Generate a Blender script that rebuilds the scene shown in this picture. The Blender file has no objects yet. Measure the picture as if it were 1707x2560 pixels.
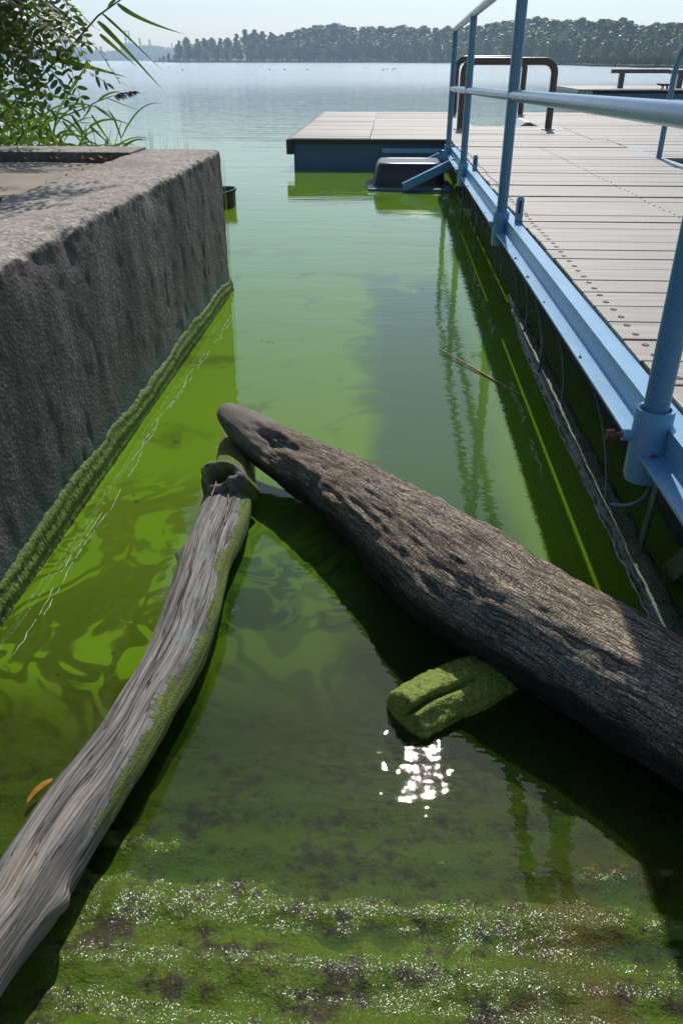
import bpy, bmesh, math, random
import numpy as np
from mathutils import Vector, Matrix

random.seed(7)
rng = np.random.default_rng(7)
SC = bpy.context.scene
COL = SC.collection
R = math.radians

# ------------------------------------------------------------------ camera
CAM_H, PITCH, YAW, FPX = 1.12, R(30.35), R(3.3), 1930.0
cam_d = bpy.data.cameras.new('camera')
cam = bpy.data.objects.new('camera', cam_d)
COL.objects.link(cam)
cam.location = (0, 0, CAM_H)
cam.rotation_euler = (R(90) - PITCH, 0, YAW)
cam_d.sensor_fit = 'VERTICAL'
cam_d.sensor_height = 36.0
cam_d.lens = FPX / 2560 * 36.0
cam_d.clip_start = 0.05
cam_d.clip_end = 6000
SC.camera = cam

# ------------------------------------------------------------------ sky and sun
SUN_EL, SUN_AZ = R(47.7), R(5.6)            # azimuth from +Y towards +X
world = bpy.data.worlds.new('World')
SC.world = world
world.use_nodes = True
wt = world.node_tree
wt.nodes.clear()
sky = wt.nodes.new('ShaderNodeTexSky')
sky.sky_type = 'NISHITA'
sky.sun_disc = False
sky.sun_elevation = SUN_EL
sky.sun_rotation = SUN_AZ
sky.air_density = 1.0
sky.dust_density = 1.0
sky.ozone_density = 2.6
bg = wt.nodes.new('ShaderNodeBackground')
bg.inputs['Strength'].default_value = 0.128
wo = wt.nodes.new('ShaderNodeOutputWorld')
wt.links.new(sky.outputs[0], bg.inputs['Color'])
wt.links.new(bg.outputs[0], wo.inputs['Surface'])
sun_d = bpy.data.lights.new('sun', 'SUN')
sun_d.energy = 4.6
sun_d.angle = R(0.53)
sun_d.color = (1.0, 0.955, 0.88)
sun = bpy.data.objects.new('sun', sun_d)
COL.objects.link(sun)
sdir = Vector((math.cos(SUN_EL) * math.sin(SUN_AZ), math.cos(SUN_EL) * math.cos(SUN_AZ), math.sin(SUN_EL)))
sun.rotation_euler = (-sdir).to_track_quat('-Z', 'Y').to_euler()
sun.location = sdir * 60
vs = SC.view_settings
vs.view_transform = 'Standard'
vs.look = 'None'
vs.exposure = 0.0
vs.gamma = 1.0
vs.use_curve_mapping = False
SC.cycles.max_bounces = 8
SC.cycles.transparent_max_bounces = 16
SC.cycles.volume_bounces = 1
SC.cycles.sample_clamp_indirect = 6.0
SC.cycles.use_denoising = True

# ------------------------------------------------------------------ helpers
_c, _s = math.cos(PITCH), math.sin(PITCH)
def ray(u, v):
    """direction of a sight line through a point of the photograph (1707 x 2560)"""
    x = (u - 853.5) / FPX; y = (v - 1280.0) / FPX
    dx, dy, dz = x, _c - y * _s, -_s - y * _c
    return (dx * math.cos(YAW) - dy * math.sin(YAW), dx * math.sin(YAW) + dy * math.cos(YAW), dz)
def at_z(u, v, z=0.0):
    d = ray(u, v); t = (z - CAM_H) / d[2]
    return Vector((d[0] * t, d[1] * t, z))
def at_y(u, v, y):
    d = ray(u, v); t = y / d[1]
    return Vector((d[0] * t, y, CAM_H + d[2] * t))

def _hash(ix, iy, iz, seed):
    h = (ix.astype(np.int64) * 374761393 + iy.astype(np.int64) * 668265263 + iz.astype(np.int64) * 2147483647 + seed * 974711) & 0xFFFFFFFF
    h = ((h ^ (h >> 13)) * 1274126177) & 0xFFFFFFFF
    h = h ^ (h >> 16)
    return (h & 0xFFFF) / 65535.0
def vn(x, y, z, seed=0):
    """value noise -1..1, numpy arrays"""
    x, y, z = np.broadcast_arrays(np.asarray(x, float), np.asarray(y, float), np.asarray(z, float))
    ix, iy, iz = np.floor(x), np.floor(y), np.floor(z)
    fx, fy, fz = x - ix, y - iy, z - iz
    fx, fy, fz = [f * f * (3 - 2 * f) for f in (fx, fy, fz)]
    out = 0
    for a in (0, 1):
        for b in (0, 1):
            for c in (0, 1):
                w = (fx if a else 1 - fx) * (fy if b else 1 - fy) * (fz if c else 1 - fz)
                out = out + w * _hash(ix + a, iy + b, iz + c, seed)
    return out * 2 - 1
def fbm(x, y, z, oct=4, seed=0):
    o, a, f = 0, 1.0, 1.0
    for k in range(oct):
        o = o + a * vn(np.asarray(x) * f, np.asarray(y) * f, np.asarray(z) * f, seed + k)
        a *= 0.5; f *= 2.03
    return o

def link(name, me, mat=None, parent=None, smooth=False):
    if mat is not None and len(me.materials) == 0:
        me.materials.append(mat)
    if smooth:
        me.polygons.foreach_set('use_smooth', [True] * len(me.polygons))
    o = bpy.data.objects.new(name, me)
    COL.objects.link(o)
    if parent is not None:
        o.parent = parent
    return o
def mesh(name, verts, faces, mat=None, parent=None, smooth=False):
    me = bpy.data.meshes.new(name)
    me.from_pydata([tuple(map(float, v)) for v in verts], [], faces)
    me.update()
    return link(name, me, mat, parent, smooth)
def empty(name, loc=(0, 0, 0), rot=(0, 0, 0)):
    o = bpy.data.objects.new(name, None)
    COL.objects.link(o)
    o.location = loc; o.rotation_euler = rot
    o.empty_display_size = 0.1
    return o
def tag(o, label=None, cat=None, group=None, kind=None):
    if label: o['label'] = label
    if cat: o['category'] = cat
    if group: o['group'] = group
    if kind: o['kind'] = kind
    return o

class MB:
    """collects shapes into one mesh"""
    def __init__(s):
        s.v = []; s.f = []
    def box(s, x0, x1, y0, y1, z0, z1):
        b = len(s.v)
        s.v += [(x0, y0, z0), (x1, y0, z0), (x1, y1, z0), (x0, y1, z0), (x0, y0, z1), (x1, y0, z1), (x1, y1, z1), (x0, y1, z1)]
        s.f += [tuple(b + i for i in q) for q in ((0, 3, 2, 1), (4, 5, 6, 7), (0, 1, 5, 4), (1, 2, 6, 5), (2, 3, 7, 6), (3, 0, 4, 7))]
        return s
    def bar(s, p, q, w, h, up=(0, 0, 1)):
        p, q = Vector(p), Vector(q)
        d = (q - p).normalized(); sd = d.cross(Vector(up)).normalized(); u = sd.cross(d)
        b = len(s.v)
        for e in (p, q):
            for a, c in ((-1, -1), (1, -1), (1, 1), (-1, 1)):
                s.v.append(tuple(e + sd * a * w / 2 + u * c * h / 2))
        s.f += [tuple(b + i for i in f) for f in ((0, 1, 2, 3), (7, 6, 5, 4), (0, 4, 5, 1), (1, 5, 6, 2), (2, 6, 7, 3), (3, 7, 4, 0))]
        return s
    def tube(s, pts, rad, seg=14, caps=True):
        pts = [Vector(p) for p in pts]
        n = len(pts)
        rad = rad if isinstance(rad, (list, tuple)) else [rad] * n
        t0 = (pts[1] - pts[0]).normalized()
        ref = Vector((0, 0, 1)) if abs(t0.z) < 0.9 else Vector((1, 0, 0))
        a = t0.cross(ref).normalized()
        b0 = len(s.v)
        for i, p in enumerate(pts):
            if i == 0: t = t0
            elif i == n - 1: t = (pts[i] - pts[i - 1]).normalized()
            else: t = ((pts[i] - pts[i - 1]).normalized() + (pts[i + 1] - pts[i]).normalized()).normalized()
            a = (a - t * a.dot(t)).normalized(); c = t.cross(a)
            for k in range(seg):
                an = 2 * math.pi * k / seg
                s.v.append(tuple(p + (a * math.cos(an) + c * math.sin(an)) * rad[i]))
        for i in range(n - 1):
            for k in range(seg):
                k2 = (k + 1) % seg
                s.f.append((b0 + i * seg + k, b0 + i * seg + k2, b0 + (i + 1) * seg + k2, b0 + (i + 1) * seg + k))
        if caps:
            s.f.append(tuple(b0 + k for k in reversed(range(seg))))
            s.f.append(tuple(b0 + (n - 1) * seg + k for k in range(seg)))
        return s
    def lathe(s, prof, cx=0, cy=0, seg=28, close=False):
        b0 = len(s.v); n = len(prof)
        for r, z in prof:
            for k in range(seg):
                an = 2 * math.pi * k / seg
                s.v.append((cx + r * math.cos(an), cy + r * math.sin(an), z))
        for i in range(n if close else n - 1):
            j = (i + 1) % n
            for k in range(seg):
                k2 = (k + 1) % seg
                s.f.append((b0 + i * seg + k, b0 + i * seg + k2, b0 + j * seg + k2, b0 + j * seg + k))
        return s
    def prism(s, poly, y0, y1):
        """polygon in x,z pushed along y"""
        b = len(s.v); n = len(poly)
        s.v += [(x, y0, z) for x, z in poly] + [(x, y1, z) for x, z in poly]
        s.f.append(tuple(b + i for i in range(n))); s.f.append(tuple(b + n + i for i in reversed(range(n))))
        for i in range(n):
            j = (i + 1) % n
            s.f.append((b + j, b + i, b + n + i, b + n + j))
        return s
    def build(s, name, mat, parent=None, smooth=False, bevel=0.0):
        me = bpy.data.meshes.new(name)
        me.from_pydata(s.v, [], s.f)
        bm = bmesh.new(); bm.from_mesh(me)
        bmesh.ops.recalc_face_normals(bm, faces=bm.faces)
        if bevel > 0:
            bmesh.ops.bevel(bm, geom=[e for e in bm.edges if e.calc_face_angle(0) > 0.6], offset=bevel, segments=2, affect='EDGES', profile=0.6)
        bm.to_mesh(me); bm.free(); me.update()
        if smooth:
            me.polygons.foreach_set('use_smooth', [True] * len(me.polygons))
            try: me.set_sharp_from_angle(angle=R(40))
            except Exception: pass
        return link(name, me, mat, parent)

def grid_mesh(name, P, mat=None, parent=None, uv=None, wrap=False, smooth=True, flip=False):
    """P: (n, m, 3) array of points"""
    n, m = P.shape[:2]
    idx = np.arange(n * m).reshape(n, m)
    if wrap:
        a = idx[:-1, :]; b = np.roll(idx, -1, 1)[:-1, :]; c = np.roll(idx, -1, 1)[1:, :]; d = idx[1:, :]
    else:
        a = idx[:-1, :-1]; b = idx[:-1, 1:]; c = idx[1:, 1:]; d = idx[1:, :-1]
    F = np.stack([a, b, c, d], -1).reshape(-1, 4)
    if flip: F = F[:, ::-1]
    me = bpy.data.meshes.new(name)
    me.vertices.add(n * m); me.vertices.foreach_set('co', P.reshape(-1).astype(np.float32))
    me.loops.add(F.size); me.loops.foreach_set('vertex_index', F.reshape(-1).astype(np.int32))
    me.polygons.add(len(F)); me.polygons.foreach_set('loop_start', (np.arange(len(F)) * 4).astype(np.int32))
    me.update(calc_edges=True)
    if uv is not None:
        l = me.uv_layers.new(name='UVMap')
        U = uv.reshape(-1, 2)[F.reshape(-1)].copy()
        if wrap:
            U = U.reshape(-1, 4, 2)
            mx = U[:, :, 1].max(1, keepdims=True)
            per = uv[..., 1].max() + (uv[0, 1, 1] - uv[0, 0, 1])
            low = (mx - U[:, :, 1]) > per * 0.5
            U[:, :, 1] = np.where(low, U[:, :, 1] + per, U[:, :, 1])
        l.data.foreach_set('uv', U.reshape(-1).astype(np.float32))
    return link(name, me, mat, parent, smooth)

# ------------------------------------------------------------------ materials
class G:
    def __init__(s, name):
        s.m = bpy.data.materials.new(name); s.m.use_nodes = True
        s.t = s.m.node_tree; s.t.nodes.clear()
        s.out = s.t.nodes.new('ShaderNodeOutputMaterial')
    def n(s, typ, props=None, **inp):
        nd = s.t.nodes.new('ShaderNode' + typ)
        for k, v in (props or {}).items(): setattr(nd, k, v)
        for k, v in inp.items():
            so = nd.inputs[int(k[1:])] if k[0] == 'i' and k[1:].isdigit() else nd.inputs[k.replace('_', ' ')]
            s.set(so, v)
        return nd
    def set(s, so, v):
        if isinstance(v, bpy.types.NodeSocket): s.t.links.new(v, so)
        elif isinstance(v, (tuple, list)) and so.type == 'RGBA' and len(v) == 3: so.default_value = (*v, 1)
        else: so.default_value = v
    def pos(s): return s.n('NewGeometry').outputs['Position']
    def nrm(s): return s.n('NewGeometry').outputs['Normal']
    def obj(s): return s.n('TexCoord').outputs['Object']
    def uv(s): return s.n('TexCoord').outputs['UV']
    def rnd(s): return s.n('ObjectInfo').outputs['Random']
    def map(s, v, sc=(1, 1, 1), loc=(0, 0, 0)): return s.n('Mapping', i0=v, Scale=sc, Location=loc).outputs[0]
    def noise(s, v, scale=1, detail=4, rough=0.55, dist=0.0):
        return s.n('TexNoise', Vector=v, Scale=scale, Detail=detail, Roughness=rough, Distortion=dist).outputs['Fac']
    def noisec(s, v, scale=1, detail=2):
        return s.n('TexNoise', Vector=v, Scale=scale, Detail=detail).outputs['Color']
    def vor(s, v, scale=1, feat='F1', out='Distance', rnd=1.0):
        return s.n('TexVoronoi', {'feature': feat}, Vector=v, Scale=scale, Randomness=rnd).outputs[out]
    def ma(s, op, a, b=0.0, c=0.0, clamp=False):
        return s.n('Math', {'operation': op, 'use_clamp': clamp}, i0=a, i1=b, i2=c).outputs[0]
    def vm(s, op, a, b): return s.n('VectorMath', {'operation': op}, i0=a, i1=b).outputs[0]
    def sep(s, v):
        o = s.n('SeparateXYZ', i0=v).outputs
        return o[0], o[1], o[2]
    def comb(s, x, y, z): return s.n('CombineXYZ', i0=x, i1=y, i2=z).outputs[0]
    def mr(s, v, a, b, c=0.0, d=1.0, smooth=True):
        return s.n('MapRange', {'interpolation_type': 'SMOOTHSTEP' if smooth else 'LINEAR'}, Value=v, From_Min=a, From_Max=b, To_Min=c, To_Max=d).outputs[0]
    def mix(s, f, a, b, mode='MIX'):
        return s.n('Mix', {'data_type': 'RGBA', 'blend_type': mode}, i0=f, i6=a, i7=b).outputs[2]
    def ramp(s, f, stops):
        nd = s.n('ValToRGB', Fac=f); e = nd.color_ramp.elements
        while len(e) < len(stops): e.new(0.5)
        for k, (p, c) in zip(e, stops): k.position = p; k.color = (*c, 1)
        return nd.outputs[0]
    def bump(s, h, dist=0.01, strength=1.0, normal=None):
        kw = {'Height': h, 'Distance': dist, 'Strength': strength}
        if normal is not None: kw['Normal'] = normal
        return s.n('Bump', **kw).outputs[0]
    def pbr(s, col, rough=0.7, normal=None, spec=0.5, metal=0.0, **kw):
        inp = dict(Base_Color=col, Roughness=rough, Specular_IOR_Level=spec, Metallic=metal, **kw)
        if normal is not None: inp['Normal'] = normal
        return s.n('BsdfPrincipled', **inp).outputs[0]
    def done(s, sh, vol=None):
        if sh is not None: s.t.links.new(sh, s.out.inputs['Surface'])
        if vol is not None: s.t.links.new(vol, s.out.inputs['Volume'])
        return s.m

def m_paint(name, col, rust=0.5, rough=0.32):
    g = G(name); p = g.pos()
    n = g.noise(p, 35, 5, 0.6)
    c = g.mix(g.mr(g.noise(p, 4, 3), 0.35, 0.7), col, tuple(k * 0.88 for k in col))
    chips = g.mr(n, 0.70 - rust * 0.05, 0.76)
    c = g.mix(chips, c, (0.10, 0.05, 0.03))
    fine = g.noise(p, 220, 2)
    return g.done(g.pbr(c, g.mr(n, 0.3, 0.8, rough, rough + 0.06), g.bump(fine, 0.00012, 0.5), 0.5))
M = {}
M['blue'] = m_paint('blue_marine_paint', (0.15, 0.33, 0.50))
M['blue_dark'] = m_paint('dull_blue_steel', (0.045, 0.11, 0.17), 0.9, 0.5)
M['blue_rail'] = m_paint('blue_pipe_paint', (0.09, 0.215, 0.34), 0.7, 0.22)
M['brown_pipe'] = m_paint('brown_pipe_paint', (0.07, 0.045, 0.035), 1.0, 0.3)
def plain(name, col, rough=0.6, spec=0.4, metal=0.0, nscale=30, var=0.35, bumpd=0.001):
    g = G(name); p = g.pos(); n = g.noise(p, nscale, 5, 0.6)
    c = g.mix(g.mr(n, 0.3, 0.7), tuple(k * (1 - var) for k in col), tuple(min(1, k * (1 + var)) for k in col))
    return g.done(g.pbr(c, rough, g.bump(n, bumpd), spec, metal))
M['rubber'] = plain('black_rubber_trim', (0.018, 0.018, 0.018), 0.55)
M['rust'] = plain('rusty_bolt_steel', (0.16, 0.055, 0.03), 0.75, 0.3, 0.0, 90, 0.5)
M['black_plastic'] = plain('black_moulded_plastic', (0.012, 0.012, 0.014), 0.28, 0.5, 0.0, 12, 0.3, 0.0006)
M['cable'] = plain('grey_cable_sheath', (0.10, 0.12, 0.13), 0.6)
M['void'] = plain('damp_dark_timber', (0.03, 0.026, 0.02), 0.8)
M['red_dot'] = plain('red_paint_spot', (0.25, 0.03, 0.03), 0.6)
M['steel'] = plain('galvanised_steel', (0.30, 0.31, 0.32), 0.45, 0.5, 0.6)
M['pale_conc'] = plain('pale_weathered_block', (0.30, 0.32, 0.33), 0.8)

def m_plank():
    g = G('weathered_deck_timber'); o = g.obj(); r = g.rnd()
    off = g.comb(g.ma('MULTIPLY', r, 37.0), g.ma('MULTIPLY', r, 91.0), g.ma('MULTIPLY', r, 13.0))
    v = g.vm('ADD', o, off)
    gr = g.noise(g.map(v, (1.6, 70, 30)), 1, 6, 0.62, 0.4)
    wide = g.noise(g.map(v, (0.9, 9, 6)), 1, 4, 0.6)
    knots = g.mr(g.vor(g.map(v, (2.2, 6.5, 1)), 1), 0.0, 0.16, 1, 0)
    c = g.ramp(gr, [(0.30, (0.085, 0.070, 0.050)), (0.48, (0.23, 0.205, 0.165)), (0.72, (0.36, 0.33, 0.27))])
    c = g.mix(g.mr(wide, 0.40, 0.75, 0, 0.8), c, (0.22, 0.19, 0.15))
    c = g.mix(g.ma('MULTIPLY', knots, 0.55), c, (0.12, 0.085, 0.06))
    c = g.mix(g.ma('MULTIPLY', r, 0.6), c, (0.22, 0.195, 0.16))
    c = g.mix(g.mr(g.noise(g.map(v, (0.7, 3, 3)), 1, 5, 0.65), 0.52, 0.72, 0, 0.5), c, (0.16, 0.14, 0.115))
    st = g.mr(g.noise(g.map(v, (5, 160, 30)), 1, 3), 0.62, 0.72)
    c = g.mix(g.ma('MULTIPLY', st, 0.7), c, (0.06, 0.05, 0.04))
    b = g.bump(gr, 0.0025, 0.9)
    return g.done(g.pbr(c, g.mr(gr, 0.2, 0.8, 0.62, 0.42), b, 0.5))
M['plank'] = m_plank()

def m_concrete():
    g = G('coarse_weathered_concrete'); p = g.pos(); x, y, z = g.sep(p)
    agg = g.vor(p, 95, 'F1', 'Color'); ag = g.n('SeparateColor', i0=agg).outputs[0]
    sand = g.noise(p, 240, 3, 0.7)
    big = g.noise(p, 2.6, 5, 0.6)
    streak = g.noise(g.map(p, (6, 6, 0.7)), 1, 4, 0.6)
    c = g.ramp(ag, [(0.0, (0.17, 0.15, 0.125)), (0.45, (0.28, 0.25, 0.21)), (0.8, (0.37, 0.335, 0.285)), (1.0, (0.52, 0.49, 0.43))])
    c = g.mix(g.mr(sand, 0.3, 0.7, 0, 0.6), c, (0.22, 0.185, 0.14))
    c = g.mix(g.mr(big, 0.45, 0.75, 0, 0.6), c, (0.13, 0.115, 0.095))
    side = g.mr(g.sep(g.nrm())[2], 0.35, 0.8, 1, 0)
    c = g.mix(g.ma('MULTIPLY', side, g.mr(streak, 0.36, 0.68, 0.58, 0.96)), c, (0.036, 0.033, 0.030))  # upright faces darkened: streaky stain plus the wall face's shade painted in
    # blue-green film just above the waterline
    wob = g.ma('ADD', z, g.ma('MULTIPLY', g.ma('SUBTRACT', g.noise(p, 9, 4), 0.5), 0.07))
    teal = g.ma('MULTIPLY', g.mr(wob, 0.10, 0.17, 1, 0), side)
    c = g.mix(g.ma('MULTIPLY', teal, 0.5), c, (0.045, 0.12, 0.095))
    hole = g.mr(g.vor(p, 26), 0.05, 0.2)
    h = g.ma('ADD', g.ma('MULTIPLY', g.vor(p, 95), 0.8), g.ma('ADD', g.ma('MULTIPLY', sand, 0.5), g.ma('MULTIPLY', hole, 0.6)))
    return g.done(g.pbr(c, 0.85, g.bump(h, 0.004, 0.8), 0.3))
M['concrete'] = m_concrete()
def m_slab():
    g = G('fine_trowelled_concrete'); p = g.pos()
    c = g.ramp(g.noise(p, 7, 6, 0.65), [(0.3, (0.21, 0.175, 0.135)), (0.7, (0.31, 0.265, 0.21))])
    c = g.mix(g.mr(g.noise(p, 160, 2), 0.62, 0.7, 0, 0.7), c, (0.12, 0.10, 0.08))
    return g.done(g.pbr(c, 0.9, g.bump(g.noise(p, 180, 3), 0.003, 0.7), 0.25))
M['slab'] = m_slab()

def m_algae(name, a, b, rough=0.5, sc=60):
    g = G(name); p = g.pos(); n = g.noise(p, sc, 5, 0.65); k = g.noise(p, sc * 0.22, 4, 0.6)
    c = g.mix(g.mr(n, 0.3, 0.72), a, b)
    c = g.mix(g.mr(k, 0.52, 0.72, 0, 0.7), c, tuple(q * 0.45 for q in a))
    return g.done(g.pbr(c, rough, g.bump(n, 0.006, 0.9), 0.4))
M['algae'] = m_algae('wet_green_algae', (0.03, 0.065, 0.006), (0.19, 0.29, 0.026), 0.5, 170)
M['beam_algae'] = m_algae('slimy_algae_beam', (0.03, 0.055, 0.02), (0.12, 0.18, 0.09), 0.45, 90)
M['moss'] = m_algae('bright_moss', (0.10, 0.15, 0.016), (0.31, 0.38, 0.055), 0.4, 190)

def m_water():
    g = G('algal_lake_water'); p = g.pos(); x, y, z = g.sep(p)
    sc = lambda v, k: g.n('VectorMath', {'operation': 'SCALE'}, i0=v, Scale=k).outputs[0]
    half = (0.5, 0.5, 0.5)
    # swirling surface scum: noise folded through two rounds of warping
    w1 = sc(g.vm('SUBTRACT', g.noisec(g.map(p, (1, 0.8, 1), (3.1, 7.7, 0)), 2.1, 1), half), 0.62)
    q1 = g.vm('ADD', p, w1)
    w2 = sc(g.vm('SUBTRACT', g.noisec(q1, 6.5, 1), half), 0.26)
    q = g.vm('ADD', q1, w2)
    s1 = g.noise(g.map(q, (1.25, 0.70, 1)), 4.4, 4, 0.5)
    soft = g.noise(p, 1.3, 3, 0.5)
    bandw = g.ma('ADD', g.ma('MULTIPLY', g.ma('SINE', g.ma('MULTIPLY', g.noise(g.map(q, (1.4, 0.8, 1), (2, 5, 0)), 3.4, 2), 44.0)), 0.5), 0.5)
    scum = g.ma('MULTIPLY', g.mr(s1, 0.40, 0.47), g.mr(bandw, 0.10, 0.60, 0.45, 1.0))
    scum = g.ma('MAXIMUM', scum, g.ma('MULTIPLY', g.mr(bandw, 0.70, 0.97), 0.6))
    # broad state of the bloom: thick along the wall, thin where fresh water pushes in by the dock
    edge = g.ma('ADD', x, g.ma('MULTIPLY', g.ma('SUBTRACT', g.noise(g.map(q, (1, 1, 1), (9, 2, 0)), 1.2, 4), 0.5), 0.6))
    gx = g.mr(edge, -0.16, -0.04, 1.0, 0.0)
    gy = g.mr(g.ma('ADD', y, g.ma('MULTIPLY', g.ma('SUBTRACT', s1, 0.5), 2.0)), 4.2, 4.9)
    bloom = g.ma('MAXIMUM', gx, g.ma('MULTIPLY', gy, 0.9))
    deep = g.mr(g.ma('ADD', y, g.ma('MULTIPLY', g.ma('SUBTRACT', soft, 0.5), 0.5)), 1.75, 2.25)
    thick = g.ma('MULTIPLY', g.ma('MULTIPLY', bloom, deep), g.mr(s1, 0.30, 0.44, 0.45, 1.0))
    left = g.ma('MULTIPLY', g.mr(x, -0.46, -0.36, 1.0, 0.0), g.mr(g.ma('ADD', y, g.ma('MULTIPLY', soft, 0.4)), 1.05, 1.42))
    mid = g.ma('MULTIPLY', g.mr(x, -0.15, 0.02, 1.0, 0.0), g.ma('MULTIPLY', g.mr(y, 1.0, 1.3), 0.55))
    D = g.ma('MAXIMUM', thick, g.ma('MULTIPLY', scum, g.ma('MAXIMUM', left, mid)))
    D = g.ma('MAXIMUM', D, g.ma('MULTIPLY', left, 0.46))
    dockside = g.ma('MULTIPLY', g.mr(g.ma('ADD', x, g.ma('MULTIPLY', g.ma('SUBTRACT', soft, 0.5), 0.2)), 0.30, 0.42), g.mr(y, 1.1, 1.5))
    D = g.ma('MAXIMUM', D, g.ma('MULTIPLY', dockside, 0.75))
    D = g.ma('MINIMUM', D, 1.0)
    murk = g.mix(g.mr(y, 1.15, 2.3), (0.012, 0.036, 0.002), (0.044, 0.095, 0.022))
    murk = g.mix(g.mr(x, -0.50, -0.35, 1.0, 0.0), murk, (0.040, 0.052, 0.004))
    lakecol = g.mix(g.mr(y, 5, 40), (0.100, 0.192, 0.006), (0.030, 0.085, 0.085))
    col = g.mix(D, murk, lakecol)
    grain = g.noise(p, 320, 2)
    col = g.mix(g.ma('MULTIPLY', g.mr(grain, 0.45, 0.75), 0.14), col, (0.12, 0.19, 0.03))
    # how much of the bed shows: turbid water hides it within a hand's depth
    depth = g.mr(y, 0.74, 1.75, 0.06, 1.0, False)
    op = g.ma('MAXIMUM', g.ma('POWER', depth, 0.85), g.ma('MULTIPLY', D, 0.95))
    # ripples
    r1 = g.noise(g.map(p, (1.2, 4.2, 1)), 1, 3, 0.5, 0.3)
    r2 = g.noise(g.map(p, (7, 17, 1)), 1, 2, 0.5, 0.5)
    r3 = g.noise(g.map(p, (26, 62, 1)), 1, 1, 0.5)
    r4 = g.noise(g.map(p, (90, 150, 1)), 1, 1, 0.5)
    farw = g.noise(g.map(p, (0.5, 2.2, 1)), 1, 4, 0.65)
    lines = g.noise(g.map(p, (0.30, 3.4, 1)), 1, 2, 0.5, 0.6)
    calm = g.mr(g.noise(g.map(p, (0.5, 0.35, 1), (4, 4, 0)), 1, 2), 0.35, 0.65, 0.35, 1.0)
    # light breeze ruffles the open strip in front of the mossy log
    dx = g.ma('DIVIDE', g.ma('SUBTRACT', x, 0.01), 0.14); dy = g.ma('DIVIDE', g.ma('SUBTRACT', y, 1.0), 0.12)
    ruf = g.mr(g.ma('ADD', g.ma('MULTIPLY', dx, dx), g.ma('MULTIPLY', dy, dy)), 0.2, 2.2, 1.0, 0.12)
    h = g.ma('ADD', g.ma('MULTIPLY', r1, 0.0030), g.ma('MULTIPLY', g.ma('ADD', g.ma('MULTIPLY', r2, 0.0012), g.ma('MULTIPLY', r3, 0.00016)), calm))
    h = g.ma('ADD', h, g.ma('MULTIPLY', g.ma('ADD', g.ma('MULTIPLY', r3, 0.0015), g.ma('MULTIPLY', r4, 0.00022)), ruf))
    h = g.ma('ADD', h, g.ma('MULTIPLY', farw, g.mr(y, 6, 30, 0.0, 0.06)))
    h = g.ma('ADD', h, g.ma('MULTIPLY', lines, g.ma('MULTIPLY', g.mr(y, 5, 14, 0.0, 0.022), g.mr(g.noise(g.map(p, (0.05, 0.12, 1)), 1, 2), 0.42, 0.62))))
    nm = g.bump(h, 1.0, 1.0)
    fr = g.n('Fresnel', IOR=1.333, Normal=nm).outputs[0]
    dif = g.n('BsdfDiffuse', Color=col).outputs[0]
    tr = g.n('BsdfTransparent', Color=(0.86, 0.93, 0.78)).outputs[0]
    body = g.n('MixShader', i0=op, i1=tr, i2=dif).outputs[0]
    gl = g.n('BsdfGlossy', Color=(1, 1, 1), Roughness=g.mr(y, 1.3, 60, 0.008, 0.15), Normal=nm).outputs[0]
    return g.done(g.n('MixShader', i0=fr, i1=body, i2=gl).outputs[0])
M['water'] = m_water()

def m_ramp():
    g = G('algae_covered_wet_ramp'); p = g.pos(); x, y, z = g.sep(p)
    n1 = g.noise(g.map(p, (1, 1.6, 1)), 9, 6, 0.65)
    n2 = g.noise(p, 42, 5, 0.7)
    n3 = g.noise(p, 190, 3, 0.7)
    stone = g.ramp(n2, [(0.3, (0.022, 0.021, 0.009)), (0.7, (0.062, 0.054, 0.024))])
    rust = g.mr(g.noise(p, 5.5, 4), 0.42, 0.56)
    stone = g.mix(g.ma('MULTIPLY', rust, g.mr(x, 0.1, 0.4)), stone, (0.085, 0.060, 0.012))
    green = g.mix(n3, (0.022, 0.046, 0.003), (0.105, 0.165, 0.010))
    cover = g.mr(g.ma('ADD', n1, g.ma('MULTIPLY', g.ma('SUBTRACT', n2, 0.5), 0.7)), 0.34, 0.52)
    cover = g.ma('MULTIPLY', cover, g.mr(y, 0.86, 1.2, 1.0, 0.3))
    c = g.mix(g.ma('MULTIPLY', cover, g.mr(g.ma('MULTIPLY', rust, g.mr(x, 0.1, 0.35)), 0, 1, 1, 0.45)), stone, green)
    h = g.ma('ADD', g.ma('MULTIPLY', n2, 0.6), g.ma('MULTIPLY', n3, 0.5))
    b = g.bump(h, 0.008, 1.0)
    cc = g.vor(p, 560, 'F1', 'Color'); cell = g.vm('SUBTRACT', cc, (0.5, 0.5, 0.5))
    fb = g.n('VectorMath', {'operation': 'NORMALIZE'}, i0=g.vm('ADD', g.bump(n2, 0.002, 1.0), g.n('VectorMath', {'operation': 'SCALE'}, i0=cell, Scale=0.54).outputs[0])).outputs[0]
    dry = g.mr(z, -0.004, 0.002)
    bandm = g.mr(g.noise(g.map(p, (2.5, 30, 1)), 1, 3, 0.6), 0.42, 0.58, 0.10, 1.0)
    pick = g.ma('POWER', g.n('SeparateColor', i0=g.vor(g.map(p, (1, 1, 1), (5, 5, 5)), 480, 'F1', 'Color')).outputs[0], 0.6)
    dry = g.ma('MINIMUM', g.ma('MULTIPLY', g.ma('MULTIPLY', dry, bandm), g.ma('MULTIPLY', pick, 1.6)), 1.0)
    return g.done(g.pbr(c, 0.6, b, 0.12, Coat_Weight=dry, Coat_Roughness=0.14, Coat_IOR=1.3, Coat_Normal=fb))
M['ramp'] = m_ramp()

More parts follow.
